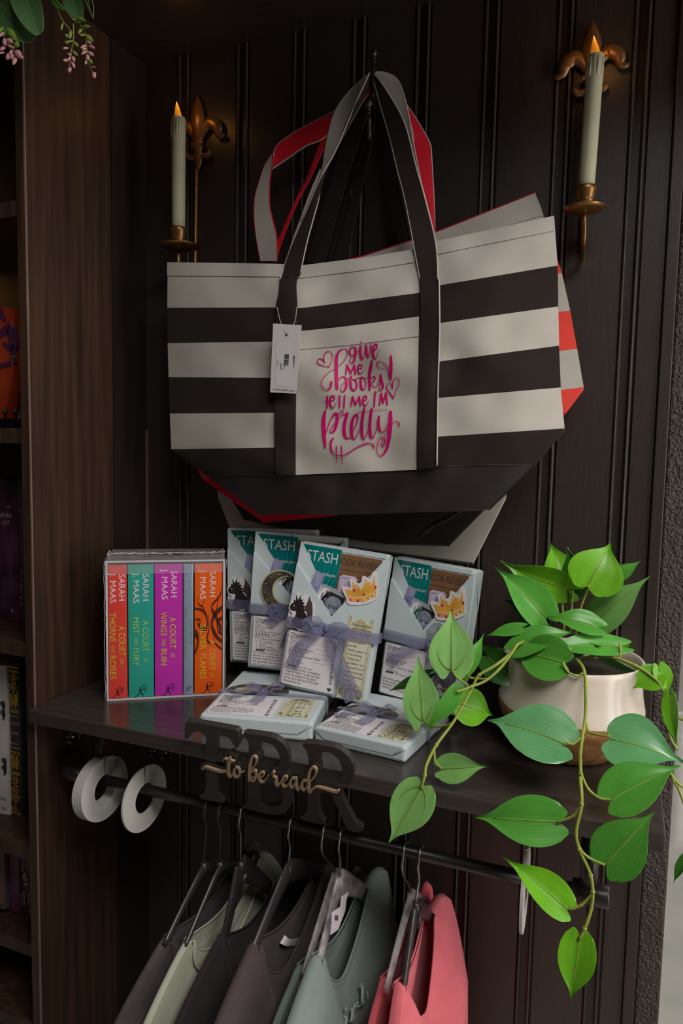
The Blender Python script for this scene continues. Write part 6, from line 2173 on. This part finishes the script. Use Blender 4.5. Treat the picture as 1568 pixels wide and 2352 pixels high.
def sprig(label, stems, leaves, buds, yy):
    t = thing('blossom_sprig', label, 'flower sprig', at_y(stems[0][0][0], stems[0][0][1], yy), group='pink blossom sprigs of the garland')
    mb = MB()
    for st in stems:
        mb.tube([at_y(x, y, yy) for x, y in crom(st, 4)], .0009, 6)
    mb.build('stem', M_stem, t)

    def petal(x, y, dx, dy, w_, m, nm):
        mb = MB()
        a, b = at_y(x, y, yy - .002), at_y(x + dx, y + dy, yy - .006)
        d = b - a
        L = d.length
        d.normalize()
        s_ = d.cross(V((0, 1, 0))).normalized()
        k = w_ / FPX * (a - CAM).dot(_F)
        rows_ = []
        for i in range(7):
            f = i / 6
            hw = k / 2 * math.sin(PI * (f * .92 + .06)) ** .7
            rows_.append([a + d * (L * f) + s_ * (hw * q) + V((0, -.0018 * (1 - q * q) * math.sin(PI * f), 0)) for q in (-1, -.5, 0, .5, 1)])
        mb.grid(rows_)
        mb.grid([[p + V((0, .0006, 0)) for p in r][::-1] for r in rows_])
        mb.build(nm, m, t)
    for q in leaves:
        petal(*q, M_gleaf, 'leaf')
    for q in buds:
        petal(*q, M_bud, 'blossom')


u = lambda x, y: (x / 6.03, y / 6.03)
K6 = 1 / 6.03
sprig('pink tipped blossom sprig hanging left of the longer one at the top left',
      [[u(785, 120), u(870, 290), u(965, 405), u(1010, 470)], [u(1015, 330), u(1020, 460), u(1010, 600), u(975, 760), u(955, 920)]],
      [(*u(970, 420), 0, 20, 9), (*u(1000, 560), -16, 5, 6), (*u(870, 310), -4, 18, 5), (*u(1010, 580), 12, 10, 8), (*u(960, 500), -10, -2, 8), (*u(1000, 700), 12, 12, 7)],
      [(*u(950, 830), -13, 1, 8), (*u(975, 780), -4, 10, 7), (*u(985, 840), 8, 17, 9), (*u(1000, 780), 5, 12, 9), (*u(955, 930), 2, 12, 13), (*u(945, 660), -13, 2, 5), (*u(990, 760), -10, -3, 4), (*u(935, 600), -6, -4, 5)], -.325)
sprig('longer pink tipped blossom sprig by the side panel edge at the top left',
      [[u(1040, 210), u(1110, 340), u(1180, 470), u(1195, 620), u(1215, 780), u(1240, 930), u(1290, 1010)]],
      [(*u(1120, 375), 22, -2, 9), (*u(1180, 480), 17, 16, 12), (*u(1180, 480), -14, 1, 6), (*u(1130, 390), -8, 13, 9), (*u(1215, 810), 10, 11, 9), (*u(1040, 240), 24, 8, 9), (*u(1050, 260), -8, 2, 6)],
      [(*u(1195, 620), -14, 8, 7), (*u(1215, 625), 16, 7, 7), (*u(1200, 700), -12, 9, 7), (*u(1210, 720), 14, 8, 9), (*u(1205, 750), 2, 14, 11), (*u(1210, 810), -5, 14, 8), (*u(1190, 660), -8, 6, 7), (*u(1250, 920), 12, 2, 4), (*u(1285, 1005), 5, 12, 13), (*u(1200, 560), 10, 8, 8)], -.32)
sprig('thick pink blossom sprig at the left frame edge under the big leaf',
      [[u(-60, 380), u(40, 480), u(120, 640), u(200, 780)]],
      [(*u(100, 390), 20, 28, 16), (*u(180, 590), 14, 8, 15), (*u(30, 370), -8, 14, 14), (*u(110, 460), 8, 6, 9)],
      [(*u(40, 440), -8, 12, 14), (*u(40, 540), 6, 14, 14), (*u(90, 540), 14, 8, 13), (*u(60, 630), -8, 12, 16), (*u(90, 620), 18, 8, 7), (*u(180, 680), -8, 12, 8), (*u(200, 700), 16, 14, 16), (*u(100, 740), 2, 14, 15), (*u(130, 760), 8, 8, 14), (*u(210, 790), -4, 18, 15), (*u(240, 780), 14, 4, 9), (*u(60, 720), -12, 4, 5)], -.34)

# ---------------------------------------------------------------- clear acrylic tube beside the column
ac = thing('acrylic_tube', 'clear acrylic tube with a rounded end beside the dark pebbled column', 'acrylic tube', at_y(1550, 1950, .19))
mb = MB()
pb = at_y(1553, 1952, .19)
pt_ = at_y(1575, 1640, .19)
rr = 16 / FPX * (pb - CAM).dot(_F)
mb.lathe([(.001, 0), (rr * .5, .002), (rr * .85, .007), (rr, .016), (rr, .05), (rr, pt_.z - pb.z), (rr * .82, pt_.z - pb.z), (rr * .82, .05), (rr * .8, .016), (.001, .012)], pb, 24)
mb.build('tube_body', mat('clear_acrylic', (0.8, 0.78, 0.76), 0.08, 0.03, alpha=0.22, spec=0.8), ac)
